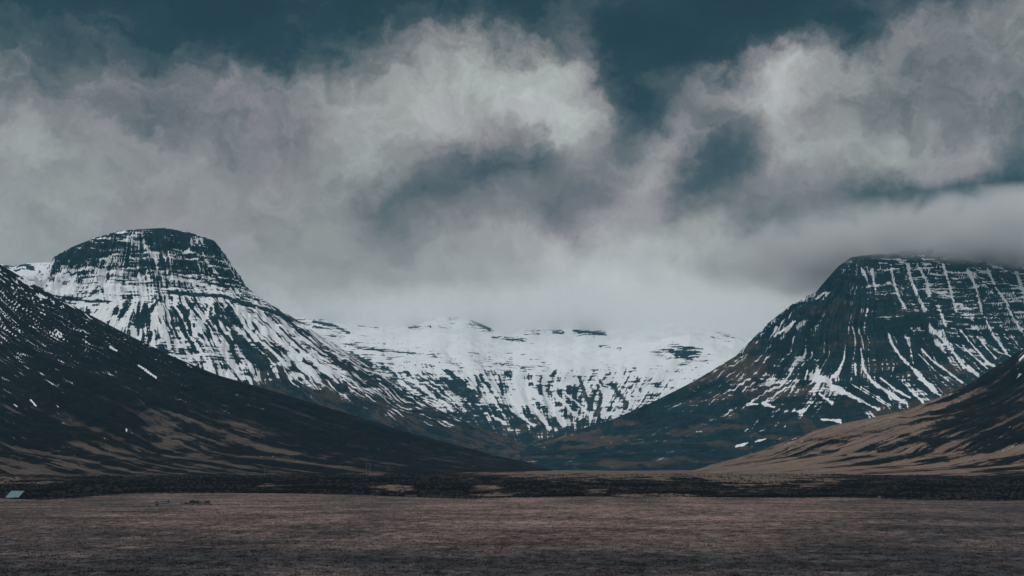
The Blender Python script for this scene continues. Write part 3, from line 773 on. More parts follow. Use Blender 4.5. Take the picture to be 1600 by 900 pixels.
def mat_field():
    m = bpy.data.materials.new('dry_grass')
    m.use_nodes = True
    w = NT(m.node_tree)
    pos = w.n('ShaderNodeNewGeometry').outputs['Position']
    def att(nm):
        a = w.n('ShaderNodeAttribute'); a.attribute_name = nm
        return a.outputs['Fac']
    mp = w.n('ShaderNodeMapping'); w.put(mp.inputs['Vector'], pos)
    mp.inputs['Scale'].default_value = (1.0, 0.6, 1.0)
    n1 = w.noise(mp.outputs[0], 1.3, 6.0, 0.7)
    n2 = w.noise(mp.outputs[0], 0.25, 5.0, 0.65)
    warm = w.math('ADD', att('warm'), w.math('MULTIPLY', w.math('SUBTRACT', n2, 0.5), 0.5), clamp=True)
    col = w.mix(w.ramp(warm, [(0.15, 0.0), (0.85, 1.0)]), (0.050, 0.051, 0.058), (0.225, 0.158, 0.142))
    t = w.math('ADD', att('tone'), w.math('MULTIPLY', w.math('SUBTRACT', n1, 0.5), 0.9), clamp=True)
    col = w.mix(w.ramp(t, [(0.1, 0.0), (0.9, 1.0)]), w.vmath('SCALE', col, scale=0.18), w.vmath('SCALE', col, scale=1.6))
    b = w.n('ShaderNodeBsdfPrincipled')
    w.put(b.inputs['Base Color'], col)
    b.inputs['Roughness'].default_value = 0.95
    b.inputs['Specular IOR Level'].default_value = 0.1
    bump = w.n('ShaderNodeBump'); bump.inputs['Strength'].default_value = 0.8; bump.inputs['Distance'].default_value = 0.25
    w.put(bump.inputs['Height'], n1); w.put(b.inputs['Normal'], bump.outputs[0])
    o = w.n('ShaderNodeOutputMaterial'); w.t.links.new(b.outputs[0], o.inputs['Surface'])
    return m


M_GRASS_TUFT = None
M_GROUND = mat_terrain('dark_heather', (0.0025, 0.0022, 0.0035), (0.0075, 0.0062, 0.008), (0.10, 0.073, 0.056), (0.20, 0.145, 0.115), 0.15)
M_FIELD = mat_field()

import time as _t
for f in (left_mountain, snow_range, right_mountain, near_left_slope, near_right_slope, heath, hay_field):
    t0 = _t.time(); f(); print(f.__name__, round(_t.time() - t0, 1))


# ------------------------------------------------------------------ haze
def haze():
    m = bpy.data.materials.new('valley_air')
    m.use_nodes = True
    w = NT(m.node_tree)
    v = w.n('ShaderNodeVolumePrincipled')
    v.inputs['Color'].default_value = (0.26, 0.74, 1.0, 1)
    v.inputs['Density'].default_value = 2.1e-5
    o = w.n('ShaderNodeOutputMaterial'); w.t.links.new(v.outputs[0], o.inputs['Volume'])
    bm = bmesh.new()
    bmesh.ops.create_cube(bm, size=1)
    x0, x1, y0, y1, z0, z1 = -5600, 5600, -300, 13100, -80, 1250
    for q in bm.verts:
        q.co = ((x0 + x1) / 2 + q.co.x * (x1 - x0), (y0 + y1) / 2 + q.co.y * (y1 - y0), (z0 + z1) / 2 + q.co.z * (z1 - z0))
    me = bpy.data.meshes.new('haze'); bm.to_mesh(me); bm.free()
    me.materials.append(m)
    ob = bpy.data.objects.new('haze', me); scene.collection.objects.link(ob)
    tag(ob, kind='stuff')


haze()


def cloud_bank(cx, cy, rx, ry, z_low, z_high, dens, col, rag, label, step=0.25):
    """A ragged bank of low cloud: a closed shell filled with fog that thins towards its rim and its underside."""
    bm = bmesh.new()
    bmesh.ops.create_icosphere(bm, subdivisions=4, radius=1.0)
    zc = (z_low + z_high) / 2; rz = (z_high - z_low) / 2 * 1.25
    for q in bm.verts:
        x, y, z = q.co
        q.co = (x * rx, y * ry, z * rz)
    me = bpy.data.meshes.new('cloud'); bm.to_mesh(me); bm.free()
    m = bpy.data.materials.new('cloud_fog'); m.use_nodes = True
    w = NT(m.node_tree)
    tc = w.n('ShaderNodeTexCoord').outputs['Object']
    n = w.noise(tc, 0.0036, 8.0, 0.68, 0.8)
    n = w.math('SUBTRACT', n, 0.5)
    q = w.vmath('MULTIPLY', tc, (1.0 / rx, 1.0 / ry, 1.0 / rz))
    ln = w.n('ShaderNodeVectorMath', operation='LENGTH'); w.put(ln.inputs[0], q)
    rim = w.math('MULTIPLY', w.math('SUBTRACT', 0.98, w.math('ADD', ln.outputs['Value'], w.math('MULTIPLY', n, 1.7))), 2.4, clamp=True)
    sp = w.n('ShaderNodeSeparateXYZ'); w.put(sp.inputs[0], tc)
    low = w.math('ADD', w.math('DIVIDE', w.math('SUBTRACT', sp.outputs[2], z_low - zc), 55.0), w.math('MULTIPLY', n, rag), clamp=True)
    shell = w.math('MULTIPLY', w.math('SUBTRACT', 0.97, ln.outputs['Value']), 2.8, clamp=True)
    torn = w.math('MULTIPLY_ADD', w.math('SUBTRACT', w.noise(tc, 0.0075, 8.0, 0.7, 1.2), 0.5), 5.0, 0.55, clamp=True)
    f = w.math('MULTIPLY', w.math('MULTIPLY', rim, shell), w.math('MULTIPLY', low, w.math('MULTIPLY', low, torn)))
    v = w.n('ShaderNodeVolumePrincipled')
    v.inputs['Color'].default_value = (*col, 1)
    w.put(v.inputs['Density'], w.math('MULTIPLY', f, dens))
    o = w.n('ShaderNodeOutputMaterial'); w.t.links.new(v.outputs[0], o.inputs['Volume'])
    m.cycles.volume_step_rate = step
    me.materials.append(m)
    ob = bpy.data.objects.new('cloud', me); scene.collection.objects.link(ob)
    ob.location = (cx, cy, zc)
    tag(ob, label, None, None, 'stuff')


cloud_bank(2700, 5500, 2300, 1550, 706, 985, 0.034, (0.90, 0.895, 0.91), 3.2, 'grey cloud sitting on the crest of the right mountain', 0.15)
cloud_bank(600, 9800, 3200, 1700, 935, 1235, 0.0030, (0.992, 0.995, 0.995), 3.0, 'pale mist over the snowy peaks at the head of the valley', 0.2)


# ------------------------------------------------------------------ objects
def link_mesh(name, bm, mat, parent=None, smooth=False):
    me = bpy.data.meshes.new(name); bm.to_mesh(me); bm.free()
    if smooth:
        for p in me.polygons: p.use_smooth = True
    me.materials.append(mat)
    ob = bpy.data.objects.new(name, me); scene.collection.objects.link(ob)
    if parent: ob.parent = parent
    return ob


def empty(name, loc, rz=0.0):
    e = bpy.data.objects.new(name, None); scene.collection.objects.link(e)
    e.location = loc; e.rotation_euler = (0, 0, rz)
    return e


def add_box(bm, c, d, rot=None, bev=0.0):
    import mathutils
    r = bmesh.ops.create_cube(bm, size=1)
    M = mathutils.Matrix.Translation(c) @ (rot or mathutils.Matrix.Identity(4)) @ mathutils.Matrix.Diagonal((*d, 1))
    bmesh.ops.transform(bm, matrix=M, verts=r['verts'])
    return r['verts']


def add_bar(bm, a, b, r0, r1=None, seg=8):
    import mathutils
    a = mathutils.Vector(a); b = mathutils.Vector(b); v = b - a
    r = bmesh.ops.create_cone(bm, cap_ends=True, segments=seg, radius1=r0, radius2=r1 if r1 is not None else r0, depth=v.length)
    M = mathutils.Matrix.Translation((a + b) / 2) @ v.to_track_quat('Z', 'Y').to_matrix().to_4x4()
    bmesh.ops.transform(bm, matrix=M, verts=r['verts'])


def add_ring(bm, c, R_, r, axis='Y', n=20, m=8):
    vs = []
    for i in range(n):
        t = 2 * math.pi * i / n; ring = []
        for j in range(m):
            p = 2 * math.pi * j / m
            q = R_ + r * math.cos(p); w_ = r * math.sin(p)
            if axis == 'Y': co = (c[0] + q * math.cos(t), c[1] + w_, c[2] + q * math.sin(t))
            else: co = (c[0] + w_, c[1] + q * math.cos(t), c[2] + q * math.sin(t))
            ring.append(bm.verts.new(co))
        vs.append(ring)
    for i in range(n):
        for j in range(m):
            bm.faces.new((vs[i][j], vs[(i + 1) % n][j], vs[(i + 1) % n][(j + 1) % m], vs[i][(j + 1) % m]))


def fz(x, y): return float(field_height(np.array([[x]]), np.array([[y]]))[0, 0])
def hzt(x, y): return float(heath_height(np.array([[x]]), np.array([[float(y)]]))[0, 0])
def at(px, Y): return (px - 800) / F * Y


M_WOOD = plain('weathered_wood', (0.10, 0.085, 0.075), 0.9)
M_PALE = plain('grey_weathered_wood', (0.13, 0.13, 0.13), 0.85)
M_DARKM = plain('dark_painted_steel', (0.012, 0.014, 0.017), 0.6)
M_GREEN = plain('green_painted_steel', (0.02, 0.09, 0.085), 0.55)
M_RED = plain('rusty_red_steel', (0.16, 0.04, 0.035), 0.75)
M_BLUE = plain('blue_grey_paint', (0.13, 0.20, 0.27), 0.6)
M_STEEL = plain('dull_zinc', (0.30, 0.31, 0.32), 0.5)
M_RUB = plain('black_rubber', (0.010, 0.010, 0.011), 0.85)
M_WIRE = plain('rusty_wire', (0.07, 0.06, 0.055), 0.7)
M_STONE = plain('dark_basalt', (0.02, 0.02, 0.023), 0.95)


def roof_material():
    m = bpy.data.materials.new('turquoise_roof_sheet'); m.use_nodes = True
    w = NT(m.node_tree)
    tc = w.n('ShaderNodeTexCoord').outputs['Object']
    wv = w.n('ShaderNodeTexWave'); w.put(wv.inputs['Vector'], tc); wv.inputs['Scale'].default_value = 1.3; wv.inputs['Distortion'].default_value = 0.4
    n = w.noise(tc, 1.1, 6.0, 0.65)
    c = w.mix(w.ramp(n, [(0.35, 0.0), (0.7, 1.0)]), (0.075, 0.165, 0.205), (0.13, 0.235, 0.275))
    c = w.mix(w.math('MULTIPLY', wv.outputs['Fac'], 0.3), c, (0.07, 0.17, 0.19))
    b = w.n('ShaderNodeBsdfPrincipled'); w.put(b.inputs['Base Color'], c); b.inputs['Roughness'].default_value = 0.6
    o = w.n('ShaderNodeOutputMaterial'); w.t.links.new(b.outputs[0], o.inputs['Surface'])
    return m


def hut():
    Y = 642.0; x = at(28, Y)
    e = empty('barn', (x, Y, fz(x, Y) - 0.1), math.radians(-36))
    tag(e, 'small low barn with a steep turquoise metal roof at the edge of the hay field', 'barn')
    L, W, H, eh = 9.6, 3.1, 3.5, 0.55
    bm = bmesh.new()
    prof = [(-W + .25, -0.3), (W - .25, -0.3), (W - .25, eh + 0.25), (0, H - 0.12), (-W + .25, eh + 0.25)]
    a = [bm.verts.new((-L / 2 + .2, p[0], p[1])) for p in prof]; b = [bm.verts.new((L / 2 - .2, p[0], p[1])) for p in prof]
    bm.faces.new(a); bm.faces.new(b[::-1])
    for i in range(5): bm.faces.new((a[i], b[i], b[(i + 1) % 5], a[(i + 1) % 5]))
    bmesh.ops.recalc_face_normals(bm, faces=bm.faces)
    wall = link_mesh('wall', bm, plain('tarred_boards', (0.014, 0.016, 0.020), 0.9), e)
    bm = bmesh.new(); t = 0.09
    for sgn in (-1, 1):
        n = 48
        for i in range(n):
            x0 = -L / 2 + L * i / n; x1 = -L / 2 + L * (i + 1) / n
            dz = 0.04 * (i % 2)
            q = [(x0, sgn * (W + .12), eh - .05 + dz), (x1, sgn * (W + .12), eh - .05 + (0.04 - dz)), (x1, 0, H + (0.04 - dz)), (x0, 0, H + dz)]
            vs = [bm.verts.new(p) for p in q] + [bm.verts.new((p[0], p[1], p[2] - t)) for p in q]
            for f in ((0, 1, 2, 3), (7, 6, 5, 4), (0, 4, 5, 1), (1, 5, 6, 2), (2, 6, 7, 3), (3, 7, 4, 0)):
                bm.faces.new([vs[k] for k in f])
    bmesh.ops.recalc_face_normals(bm, faces=bm.faces)
    roof = link_mesh('roof', bm, roof_material(), e)
    bm = bmesh.new(); add_box(bm, (0, 0, H + 0.06), (L, 0.35, 0.06)); link_mesh('ridge_cap', bm, M_STEEL, roof)
    bm = bmesh.new(); add_box(bm, (L / 2 - .17, 0, 0.95), (0.08, 1.5, 1.9)); d = link_mesh('door', bm, plain('dark_door_boards', (0.03, 0.035, 0.04), 0.8), e)
    bm = bmesh.new(); add_box(bm, (L / 2 - .10, 0.5, 0.95), (0.06, 0.06, 0.22)); link_mesh('handle', bm, M_STEEL, d)
    bm = bmesh.new(); add_box(bm, (L / 2 - .17, 0, 2.45), (0.07, 0.6, 0.4)); link_mesh('window', bm, plain('dim_glass', (0.02, 0.03, 0.035), 0.2), e)
    rnd = random.Random(4)
    for i, (px, yy, s_, lab) in enumerate([(19.5, 636, 0.62, 'dark boulder in the grass before the turquoise roofed barn, the left one of two'),
                                           (24.5, 634, 0.75, 'larger dark boulder in the grass before the turquoise roofed barn, right of the other'),
                                           (329, 529, 0.45, 'dark stone lying in the grass at the right end of the farm machinery')]):
        bm = bmesh.new(); bmesh.ops.create_icosphere(bm, subdivisions=3, radius=s_)
        for v in bm.verts:
            k = 1 + 0.22 * math.sin(v.co.x * 5 + i) * math.cos(v.co.y * 4 + i * 2) + rnd.uniform(-.03, .03)
            v.co = (v.co.x * k * 1.5, v.co.y * k, v.co.z * k * 0.75)
        o = link_mesh('boulder', bm, M_STONE, None, True)
        xx = at(px, yy); o.location = (xx, yy, fz(xx, yy) + s_ * 0.3)
        tag(o, lab, 'boulder', 'dark boulders lying in the field')


def wheel(parent, c, R_, wd=0.18, spiked=False):
    bm = bmesh.new(); add_ring(bm, c, R_ - wd * .45, wd * .5)
    o = link_mesh('wheel', bm, M_RUB if not spiked else M_DARKM, parent, True)
    bm = bmesh.new()
    add_bar(bm, (c[0], c[1] - .1, c[2]), (c[0], c[1] + .1, c[2]), R_ * .3, None, 12)
    for k in range(8):
        t = k * math.pi / 4
        add_bar(bm, c, (c[0] + (R_ - .08) * math.cos(t), c[1], c[2] + (R_ - .08) * math.sin(t)), 0.025)
        if spiked: add_bar(bm, (c[0] + R_ * math.cos(t), c[1], c[2] + R_ * math.sin(t)), (c[0] + R_ * 1.22 * math.cos(t + .2), c[1], c[2] + R_ * 1.22 * math.sin(t + .2)), 0.03)
    link_mesh('rim', bm, M_STEEL if not spiked else M_DARKM, o)
    return o


def machinery():
    # flat bed trailer
    Y = 533; x = at(253, Y); e = empty('farm_trailer', (x, Y, fz(x, Y)), math.radians(4))
    tag(e, 'low blue grey farm trailer with an upright post, leftmost of the farm machines', 'trailer')
    bm = bmesh.new(); add_box(bm, (0.3, 0, 0.62), (3.4, 1.5, 0.10)); add_box(bm, (0.3, -.72, 0.74), (3.4, 0.05, 0.16)); add_box(bm, (0.3, .72, 0.74), (3.4, 0.05, 0.16)); link_mesh('deck', bm, M_BLUE, e)
    bm = bmesh.new(); add_box(bm, (0.2, -.5, .5), (3.6, .1, .12)); add_box(bm, (0.2, .5, .5), (3.6, .1, .12)); add_bar(bm, (2.0, -.5, .5), (3.2, 0, .35), .05); add_bar(bm, (2.0, .5, .5), (3.2, 0, .35), .05); link_mesh('chassis', bm, M_DARKM, e)
    wheel(e, (-1.75, -.85, .48), .50, .26); wheel(e, (-1.75, .85, .48), .50, .26)
    bm = bmesh.new(); add_bar(bm, (2.05, 0, .5), (2.1, 0, 1.75), .09, .07); add_box(bm, (2.1, 0, 1.1), (.5, .3, .35)); link_mesh('post', bm, M_DARKM, e)
    # hay tedder, teal and rusty red
    x = at(288, Y); e = empty('hay_tedder', (x, Y, fz(x, Y)), math.radians(-10))
    tag(e, 'small teal and rusty red hay tedder with raised tines beside the dark baler', 'hay tedder')
    bm = bmesh.new(); add_bar(bm, (-1.0, 0, .7), (1.0, 0, .65), .07); add_bar(bm, (0, 0, .7), (0, -1.4, .35), .06); add_box(bm, (0.3, 0, .75), (.5, .5, .35)); link_mesh('frame', bm, M_GREEN, e)
    for cx in (-.75, .45):
        bm = bmesh.new()
        for k in range(10):
            t = k * math.pi / 5
            add_bar(bm, (cx, 0, .75), (cx + .62 * math.cos(t), .62 * math.sin(t), .55), .022)
            add_bar(bm, (cx + .62 * math.cos(t), .62 * math.sin(t), .55), (cx + .75 * math.cos(t), .75 * math.sin(t), .18), .018)
        link_mesh('rotor', bm, M_RED if cx < 0 else M_GREEN, e)
    for k in range(4):
        bm = bmesh.new(); add_bar(bm, (-.9 + k * .55, .1, .8), (-1.15 + k * .6, .1, 1.45), .03); link_mesh('tine', bm, M_RED if k < 2 else M_GREEN, e)
    wheel(e, (-.8, -.3, .25), .26, .12); wheel(e, (.5, -.3, .25), .26, .12)
    # baler
    x = at(300, Y); e = empty('baler', (x, Y, fz(x, Y)), math.radians(6))
    tag(e, 'dark green boxy baler standing between the tedder and the long black rake', 'baler')
    bm = bmesh.new(); v = add_box(bm, (0, 0, .85), (2.3, 1.3, .75))
    for q in v:
        if q.co.z > 1 and q.co.x < 0: q.co.x += .5
    add_box(bm, (.2, 0, 1.3), (1.0, .9, .25)); link_mesh('body', bm, plain('dark_green_paint', (0.006, 0.03, 0.028), 0.6), e)
    bm = bmesh.new(); add_box(bm, (-1.6, 0, .55), (1.0, 1.0, .35)); link_mesh('pickup', bm, M_DARKM, e)
    bm = bmesh.new(); add_bar(bm, (1.1, 0, .5), (2.3, 0, .4), .05); link_mesh('drawbar', bm, M_DARKM, e)
    wheel(e, (0.1, -.75, .42), .44, .24); wheel(e, (0.1, .75, .42), .44, .24)
    # long rake
    x = at(316.5, Y); e = empty('hay_rake', (x, Y + 1, fz(x, Y + 1)), math.radians(-5))
    tag(e, 'long black wheeled hay rake with an upright lever, rightmost of the farm machines', 'hay rake')
    bm = bmesh.new(); add_bar(bm, (-2.4, 0, .95), (2.3, 0, .85), .09); add_bar(bm, (-2.3, -.8, .5), (2.2, -.8, .6), .07); add_bar(bm, (-2.4, 0, .95), (-2.3, -.8, .5), .06); add_bar(bm, (2.3, 0, .85), (2.2, -.8, .6), .06); add_bar(bm, (0, 0, .9), (0, -.8, .55), .05)
    add_box(bm, (-1.7, -.3, .9), (.9, .6, .5)); add_box(bm, (1.5, -.3, .95), (1.3, .7, .55)); link_mesh('frame', bm, M_DARKM, e)
    for cx in (-1.9, -.8, 1.0, 2.1): wheel(e, (cx, -.5, .55), .55, .10, True)
    bm = bmesh.new(); add_bar(bm, (-2.0, 0, .95), (-2.05, 0, 2.0), .06, .045); link_mesh('lever', bm, M_DARKM, e)
    bm = bmesh.new(); add_box(bm, (-.1, .05, 1.12), (2.0, .12, .12)); link_mesh('toolbar', bm, M_STEEL, e)


def fence(name_label, xs_px, Yf, spacing, hgt, mat, group, zf):
    x0, x1 = at(xs_px[0], Yf(xs_px[0])), at(xs_px[1], Yf(xs_px[1]))
    n = int(abs(x1 - x0) / spacing) + 1
    e = empty('fence', (x0, Yf(xs_px[0]), zf(x0, Yf(xs_px[0]))))
    tag(e, name_label, 'fence', group)
    bx, by, bz = e.location
    rnd = random.Random(int(xs_px[0])); tops = []
    first = None
    for i in range(n):
        x = x0 + (x1 - x0) * i / max(1, n - 1); pxx = xs_px[0] + (xs_px[1] - xs_px[0]) * i / max(1, n - 1)
        y = Yf(pxx); x = at(pxx, y); z = zf(x, y)
        if first is None:
            bm = bmesh.new(); add_bar(bm, (0, 0, -.5), (0, 0, hgt), .07, .06, 8)
            first = o = link_mesh('post', bm, mat, e)
        else:
            o = first.copy(); scene.collection.objects.link(o); o.parent = e
        o.location = (x - bx, y - by, z - bz)
        o.rotation_euler = (rnd.uniform(-.06, .06), rnd.uniform(-.09, .09), rnd.uniform(0, 3))
        o.scale = (1, 1, rnd.uniform(.88, 1.1))
        tops.append((x - bx, y - by, z - bz))
    for h in (.35, .62, .9):
        bm = bmesh.new()
        for a, b in zip(tops[:-1], tops[1:]):
            add_bar(bm, (a[0], a[1], a[2] + h), (b[0], b[1], b[2] + h), .012, None, 4)
        link_mesh('wire', bm, M_WIRE, e)


def edge_Y(px):
    e = np.interp(px, [p[0] for p in FIELD_EDGE], [p[1] for p in FIELD_EDGE])
    return ZC * F / (e - HZ) - 4


def poles():
    Y = 1450; x = at(575.5, Y)
    zb = hzt(x, Y)
    top = ZC + (HZ - 724) * Y / F - zb
    e = empty('power_pole', (x, Y, zb)); tag(e, 'grey timber two legged power pole with a crossarm on the dark heath', 'power pole', 'power poles along the heath')
    for sx in (-2.0, 2.0):
        bm = bmesh.new(); add_bar(bm, (sx, 0, -1), (sx, 0, top), .19, .15); link_mesh('leg', bm, M_PALE, e)
    bm = bmesh.new(); add_box(bm, (0, 0, top - .4), (5.0, .22, .26)); arm = link_mesh('crossarm', bm, M_PALE, e)
    for k in (-2.2, 0, 2.2):
        bm = bmesh.new(); add_bar(bm, (k, 0, top - .3), (k, 0, top + .25), .09, .06); link_mesh('insulator', bm, M_STEEL, arm)
    bm = bmesh.new(); add_bar(bm, (-2, 0, 2.4), (2, 0, top - 2.2), .07); add_bar(bm, (2, .1, 2.4), (-2, .1, top - 2.2), .07); add_bar(bm, (-2, 0, top - 2.1), (2, 0, top - 2.1), .09); link_mesh('brace', bm, M_PALE, e)
    x = at(413, Y); zb = hzt(x, Y); top = ZC + (HZ - 731) * Y / F - zb
    e = empty('power_pole', (x, Y, zb)); tag(e, 'thin single power pole with a short crossarm, left of the two legged pole', 'power pole', 'power poles along the heath')
    bm = bmesh.new(); add_bar(bm, (0, 0, -1), (0, 0, top), .17, .12); link_mesh('leg', bm, M_PALE, e)
    bm = bmesh.new(); add_box(bm, (0, 0, top - .5), (2.2, .16, .16)); arm = link_mesh('crossarm', bm, M_PALE, e)
    for k in (-.9, 0.9):
        bm = bmesh.new(); add_bar(bm, (k, 0, top - .42), (k, 0, top - .1), .07, .05); link_mesh('insulator', bm, M_STEEL, arm)


def gate():
    Y = edge_Y(630) - 6; x = at(621, Y); z = fz(x, Y) * 0.3
    e = empty('field_gate', (x, Y, z)); tag(e, 'grey barred field gate beside a tall dark post at the far edge of the field', 'gate')
    bm = bmesh.new(); add_bar(bm, (0, 0, -.5), (0.1, 0, 2.7), .16, .12); link_mesh('post', bm, M_WOOD, e)
    bm = bmesh.new(); add_bar(bm, (9.2, 0, -.5), (9.2, 0, 1.3), .12, .11); link_mesh('post', bm, M_WOOD, e)
    bm = bmesh.new()
    for h in (.3, .55, .8, 1.05): add_box(bm, (6.3, 0, h), (5.4, .06, .11))
    for k in (3.6, 5.0, 6.4, 7.8, 9.0): add_box(bm, (k, .04, .68), (.1, .05, .95))
    link_mesh('panel', bm, M_PALE, e)


def bare_shrub():
    Y = edge_Y(1373) - 3; x = at(1373, Y); rnd = random.Random(3)
    bm = bmesh.new()
    for k in range(34):
        a = rnd.uniform(0, 6.28); l = rnd.uniform(.8, 2.0)
        p = (math.cos(a) * l * .55 + .2 * l, math.sin(a) * l * .4, rnd.uniform(.5, 1.0) * l)
        m_ = tuple(c * .5 + rnd.uniform(-.1, .1) for c in p)
        add_bar(bm, (0, 0, -.2), m_, .06, .04, 5); add_bar(bm, m_, p, .04, .012, 5)
        for j in range(3): add_bar(bm, m_, tuple(c * .9 + rnd.uniform(-.35, .35) for c in p), .022, .008, 4)
    o = link_mesh('shrub', bm, plain('bleached_twigs', (0.26, 0.22, 0.20), 0.9)); o.location = (x, Y, 0.0)
    tag(o, 'pale leafless shrub alone on the far edge of the field at right', 'shrub')


def pond():
    bm = bmesh.new(); n = 60; rnd = np.random.RandomState(5)
    vs = []
    for i in range(n):
        t = 2 * math.pi * i / n
        r = 1 + .25 * math.sin(3 * t + 1) + .12 * math.sin(7 * t)
        vs.append(bm.verts.new((math.cos(t) * 15 * r, math.sin(t) * 34 * r, 0)))
    bm.faces.new(vs)
    m = plain('pond_ice', (0.42, 0.44, 0.45), 0.35, 0, .2, .15)
    o = link_mesh('pond', bm, m); o.location = (POND[0], POND[1], POND[2] - 0.35); tag(o, kind='structure')


def soup_mesh(name, co, faces_per, vper, mat, attrs):
    """Many small triangles from arrays: co is (n, 3)."""
    me = bpy.data.meshes.new(name)
    me.vertices.add(len(co)); me.vertices.foreach_set('co', co.astype(np.float32).ravel())
    me.loops.add(len(faces_per) * 3); me.loops.foreach_set('vertex_index', faces_per.astype(np.int32).ravel())
    me.polygons.add(len(faces_per)); me.polygons.foreach_set('loop_start', np.arange(0, len(faces_per) * 3, 3, dtype=np.int32))
    me.update(calc_edges=True)
    for k, v in attrs.items():
        a = me.attributes.new(k, 'FLOAT', 'POINT'); a.data.foreach_set('value', v.astype(np.float32).ravel())
    me.materials.append(mat)
    ob = bpy.data.objects.new(name, me); scene.collection.objects.link(ob)
    return ob


def mat_tuft():
    m = bpy.data.materials.new('dry_grass_blades'); m.use_nodes = True
    w = NT(m.node_tree)
    def att(nm):
        a = w.n('ShaderNodeAttribute'); a.attribute_name = nm
        return a.outputs['Fac']
    col = w.mix(att('warm'), (0.050, 0.051, 0.058), (0.235, 0.163, 0.140))
    col = w.mix(att('tone'), w.vmath('SCALE', col, scale=0.25), w.vmath('SCALE', col, scale=1.6))
    b = w.n('ShaderNodeBsdfPrincipled'); w.put(b.inputs['Base Color'], col); b.inputs['Roughness'].default_value = 0.9; b.inputs['Specular IOR Level'].default_value = 0.05
    o = w.n('ShaderNodeOutputMaterial'); w.t.links.new(b.outputs[0], o.inputs['Surface'])
    return m


def grass_tufts():
    rs = np.random.RandomState(12); N = 110000
    u = (rs.uniform(-130, 1730, N) - 800) / F
    edge = np.interp(800 + F * u, [p[0] for p in FIELD_EDGE], [p[1] for p in FIELD_EDGE]); yb = ZC * F / (edge - HZ)
    t = rs.rand(N) ** 0.9
    Y = 1 / ((1 / 150.0) * (1 - t) + (1 / yb) * t); X = u * Y
    keep = perlin(X / 3.2, Y / 5.0, 301) + 0.5 * perlin(X / 1.1, Y / 2.0, 303) > -0.05
    X, Y, yb = X[keep], Y[keep], yb[keep]; n = len(X)
    Z = field_height(X, Y) * sstep(1.0, 0.94, (1 / 90 - 1 / Y) / (1 / 90 - 1 / yb)) + fbm(X / 3.2, Y / 2.2, 4, 112, .62) * 0.16
    co = np.zeros((n, 9, 3)); 
    for b in range(3):
        a = rs.uniform(0, 2 * np.pi, n); h = rs.uniform(.04, .20, n); wd = rs.uniform(.06, .22, n); r = rs.uniform(0, .25, n); a2 = rs.uniform(0, 2 * np.pi, n)
        bx = X + r * np.cos(a2); by = Y + r * np.sin(a2)
        co[:, b * 3] = np.stack([bx - wd * np.cos(a), by - wd * np.sin(a), Z - .12], 1)
        co[:, b * 3 + 1] = np.stack([bx + wd * np.cos(a), by + wd * np.sin(a), Z - .12], 1)
        co[:, b * 3 + 2] = np.stack([bx + rs.uniform(-.2, .2, n) + .1, by + rs.uniform(-.2, .2, n), Z + h], 1)
    px, py = project(X, Y, Z)
    warm = field_warmth(px, py) + 0.18 * fbm(X / 26, Y / 34, 4, 114, .6) + rs.normal(0, .12, n)
    tone = 0.46 + 0.40 * fbm(X / 3 + Y / 60, Y / 5, 6, 116, .8) + rs.normal(0, .14, n)
    f = np.arange(n * 9).reshape(-1, 3)
    o = soup_mesh('grass', co.reshape(-1, 3), f, 3, mat_tuft(), {'warm': np.repeat(np.clip(warm, 0, 1), 9), 'tone': np.repeat(np.clip(tone, 0, 1), 9)})
    tag(o, 'dry brown grass covering the hay field', 'grass', None, 'stuff')


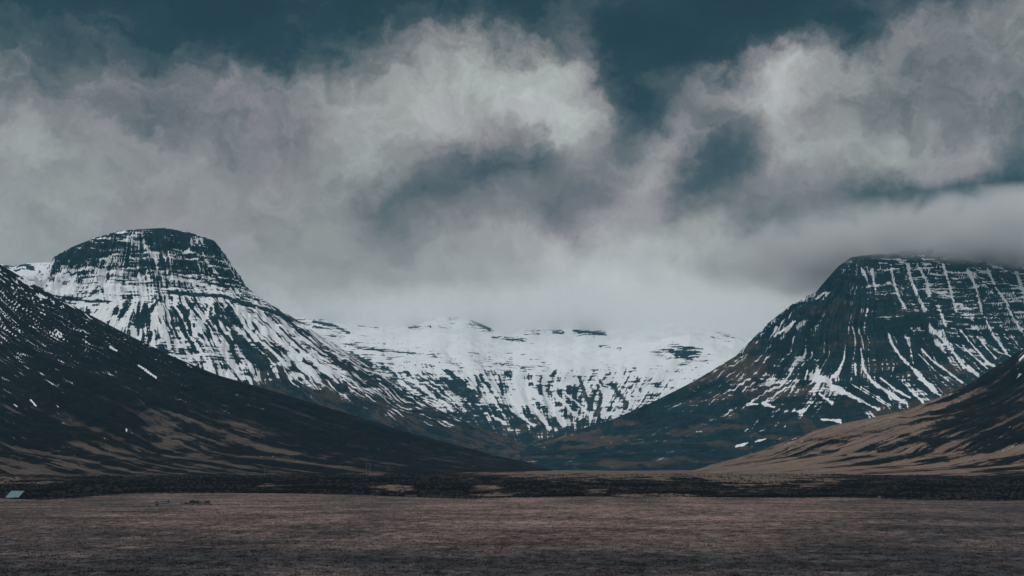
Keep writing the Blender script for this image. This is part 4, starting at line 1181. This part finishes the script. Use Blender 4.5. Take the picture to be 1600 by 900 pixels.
def heather():
    rs = np.random.RandomState(21); N = 26000
    u = (rs.uniform(-130, 1730, N) - 800) / F
    t = rs.rand(N); Y = 1 / ((1 / 640.0) * (1 - t) + (1 / 1900.0) * t); X = u * Y
    keep = perlin(X / 40, Y / 60, 311) + 0.4 * perlin(X / 9, Y / 12, 313) > -0.1
    X, Y = X[keep], Y[keep]
    k2 = np.exp(-((X - POND[0]) / 36) ** 4 - ((Y - POND[1]) / 70) ** 4) < .1
    edge = np.interp(800 + F * X / Y, [p[0] for p in FIELD_EDGE], [p[1] for p in FIELD_EDGE]); yb = ZC * F / (edge - HZ)
    k2 &= Y > yb + 12
    X, Y = X[k2], Y[k2]; n = len(X)
    Z = heath_height(X, Y) + fbm(X / 16, Y / 16, 5, 102, .6) * 0.55 * sstep(2600, 1200, Y)
    # squat jittered double pyramids: low woody clumps
    k = 6; base = np.zeros((n, k + 1, 3)); s_ = rs.uniform(.35, 1.0, n) * (0.6 + Y / 1400)
    for i in range(k):
        a = 2 * np.pi * i / k + rs.uniform(-.4, .4, n); r = s_ * rs.uniform(.6, 1.3, n)
        base[:, i] = np.stack([X + r * np.cos(a), Y + r * np.sin(a), Z - .1 + s_ * rs.uniform(0, .35, n)], 1)
    base[:, k] = np.stack([X + rs.uniform(-.2, .2, n) * s_, Y, Z + s_ * rs.uniform(.5, .95, n)], 1)
    fs = np.array([[i, (i + 1) % k, k] for i in range(k)])
    f = (np.arange(n)[:, None, None] * (k + 1) + fs[None]).reshape(-1, 3)
    m = plain('dark_heather_twigs', (0.0040, 0.0034, 0.0050), 0.95, 0, .5, .2)
    o = soup_mesh('heather', base.reshape(-1, 3), f, 3, m, {}); tag(o, 'low dark heather and scrub between the field and the slopes', 'heather', None, 'stuff')


hut()
machinery()
for nm in ('farm_trailer', 'hay_tedder', 'baler', 'hay_rake'):
    bpy.data.objects[nm].scale = (1.15, 1.15, 1.4)
fence('wire fence of thin posts crossing the left of the field before the farm machinery', (30, 425), lambda p: 541.0, 7.5, 1.15, M_WOOD, 'wire fences round the field', fz)
fence('wire fence along the far edge of the field, behind and left of the farm machinery', (125, 325), edge_Y, 3.0, 1.25, M_PALE, 'wire fences round the field', lambda x, y: 0.0)
fence('wire fence along the far edge of the field, just right of the field gate', (662, 800), edge_Y, 2.6, 1.25, M_PALE, 'wire fences round the field', lambda x, y: 0.0)
poles()
gate()
bare_shrub()
pond()
grass_tufts()
heather()
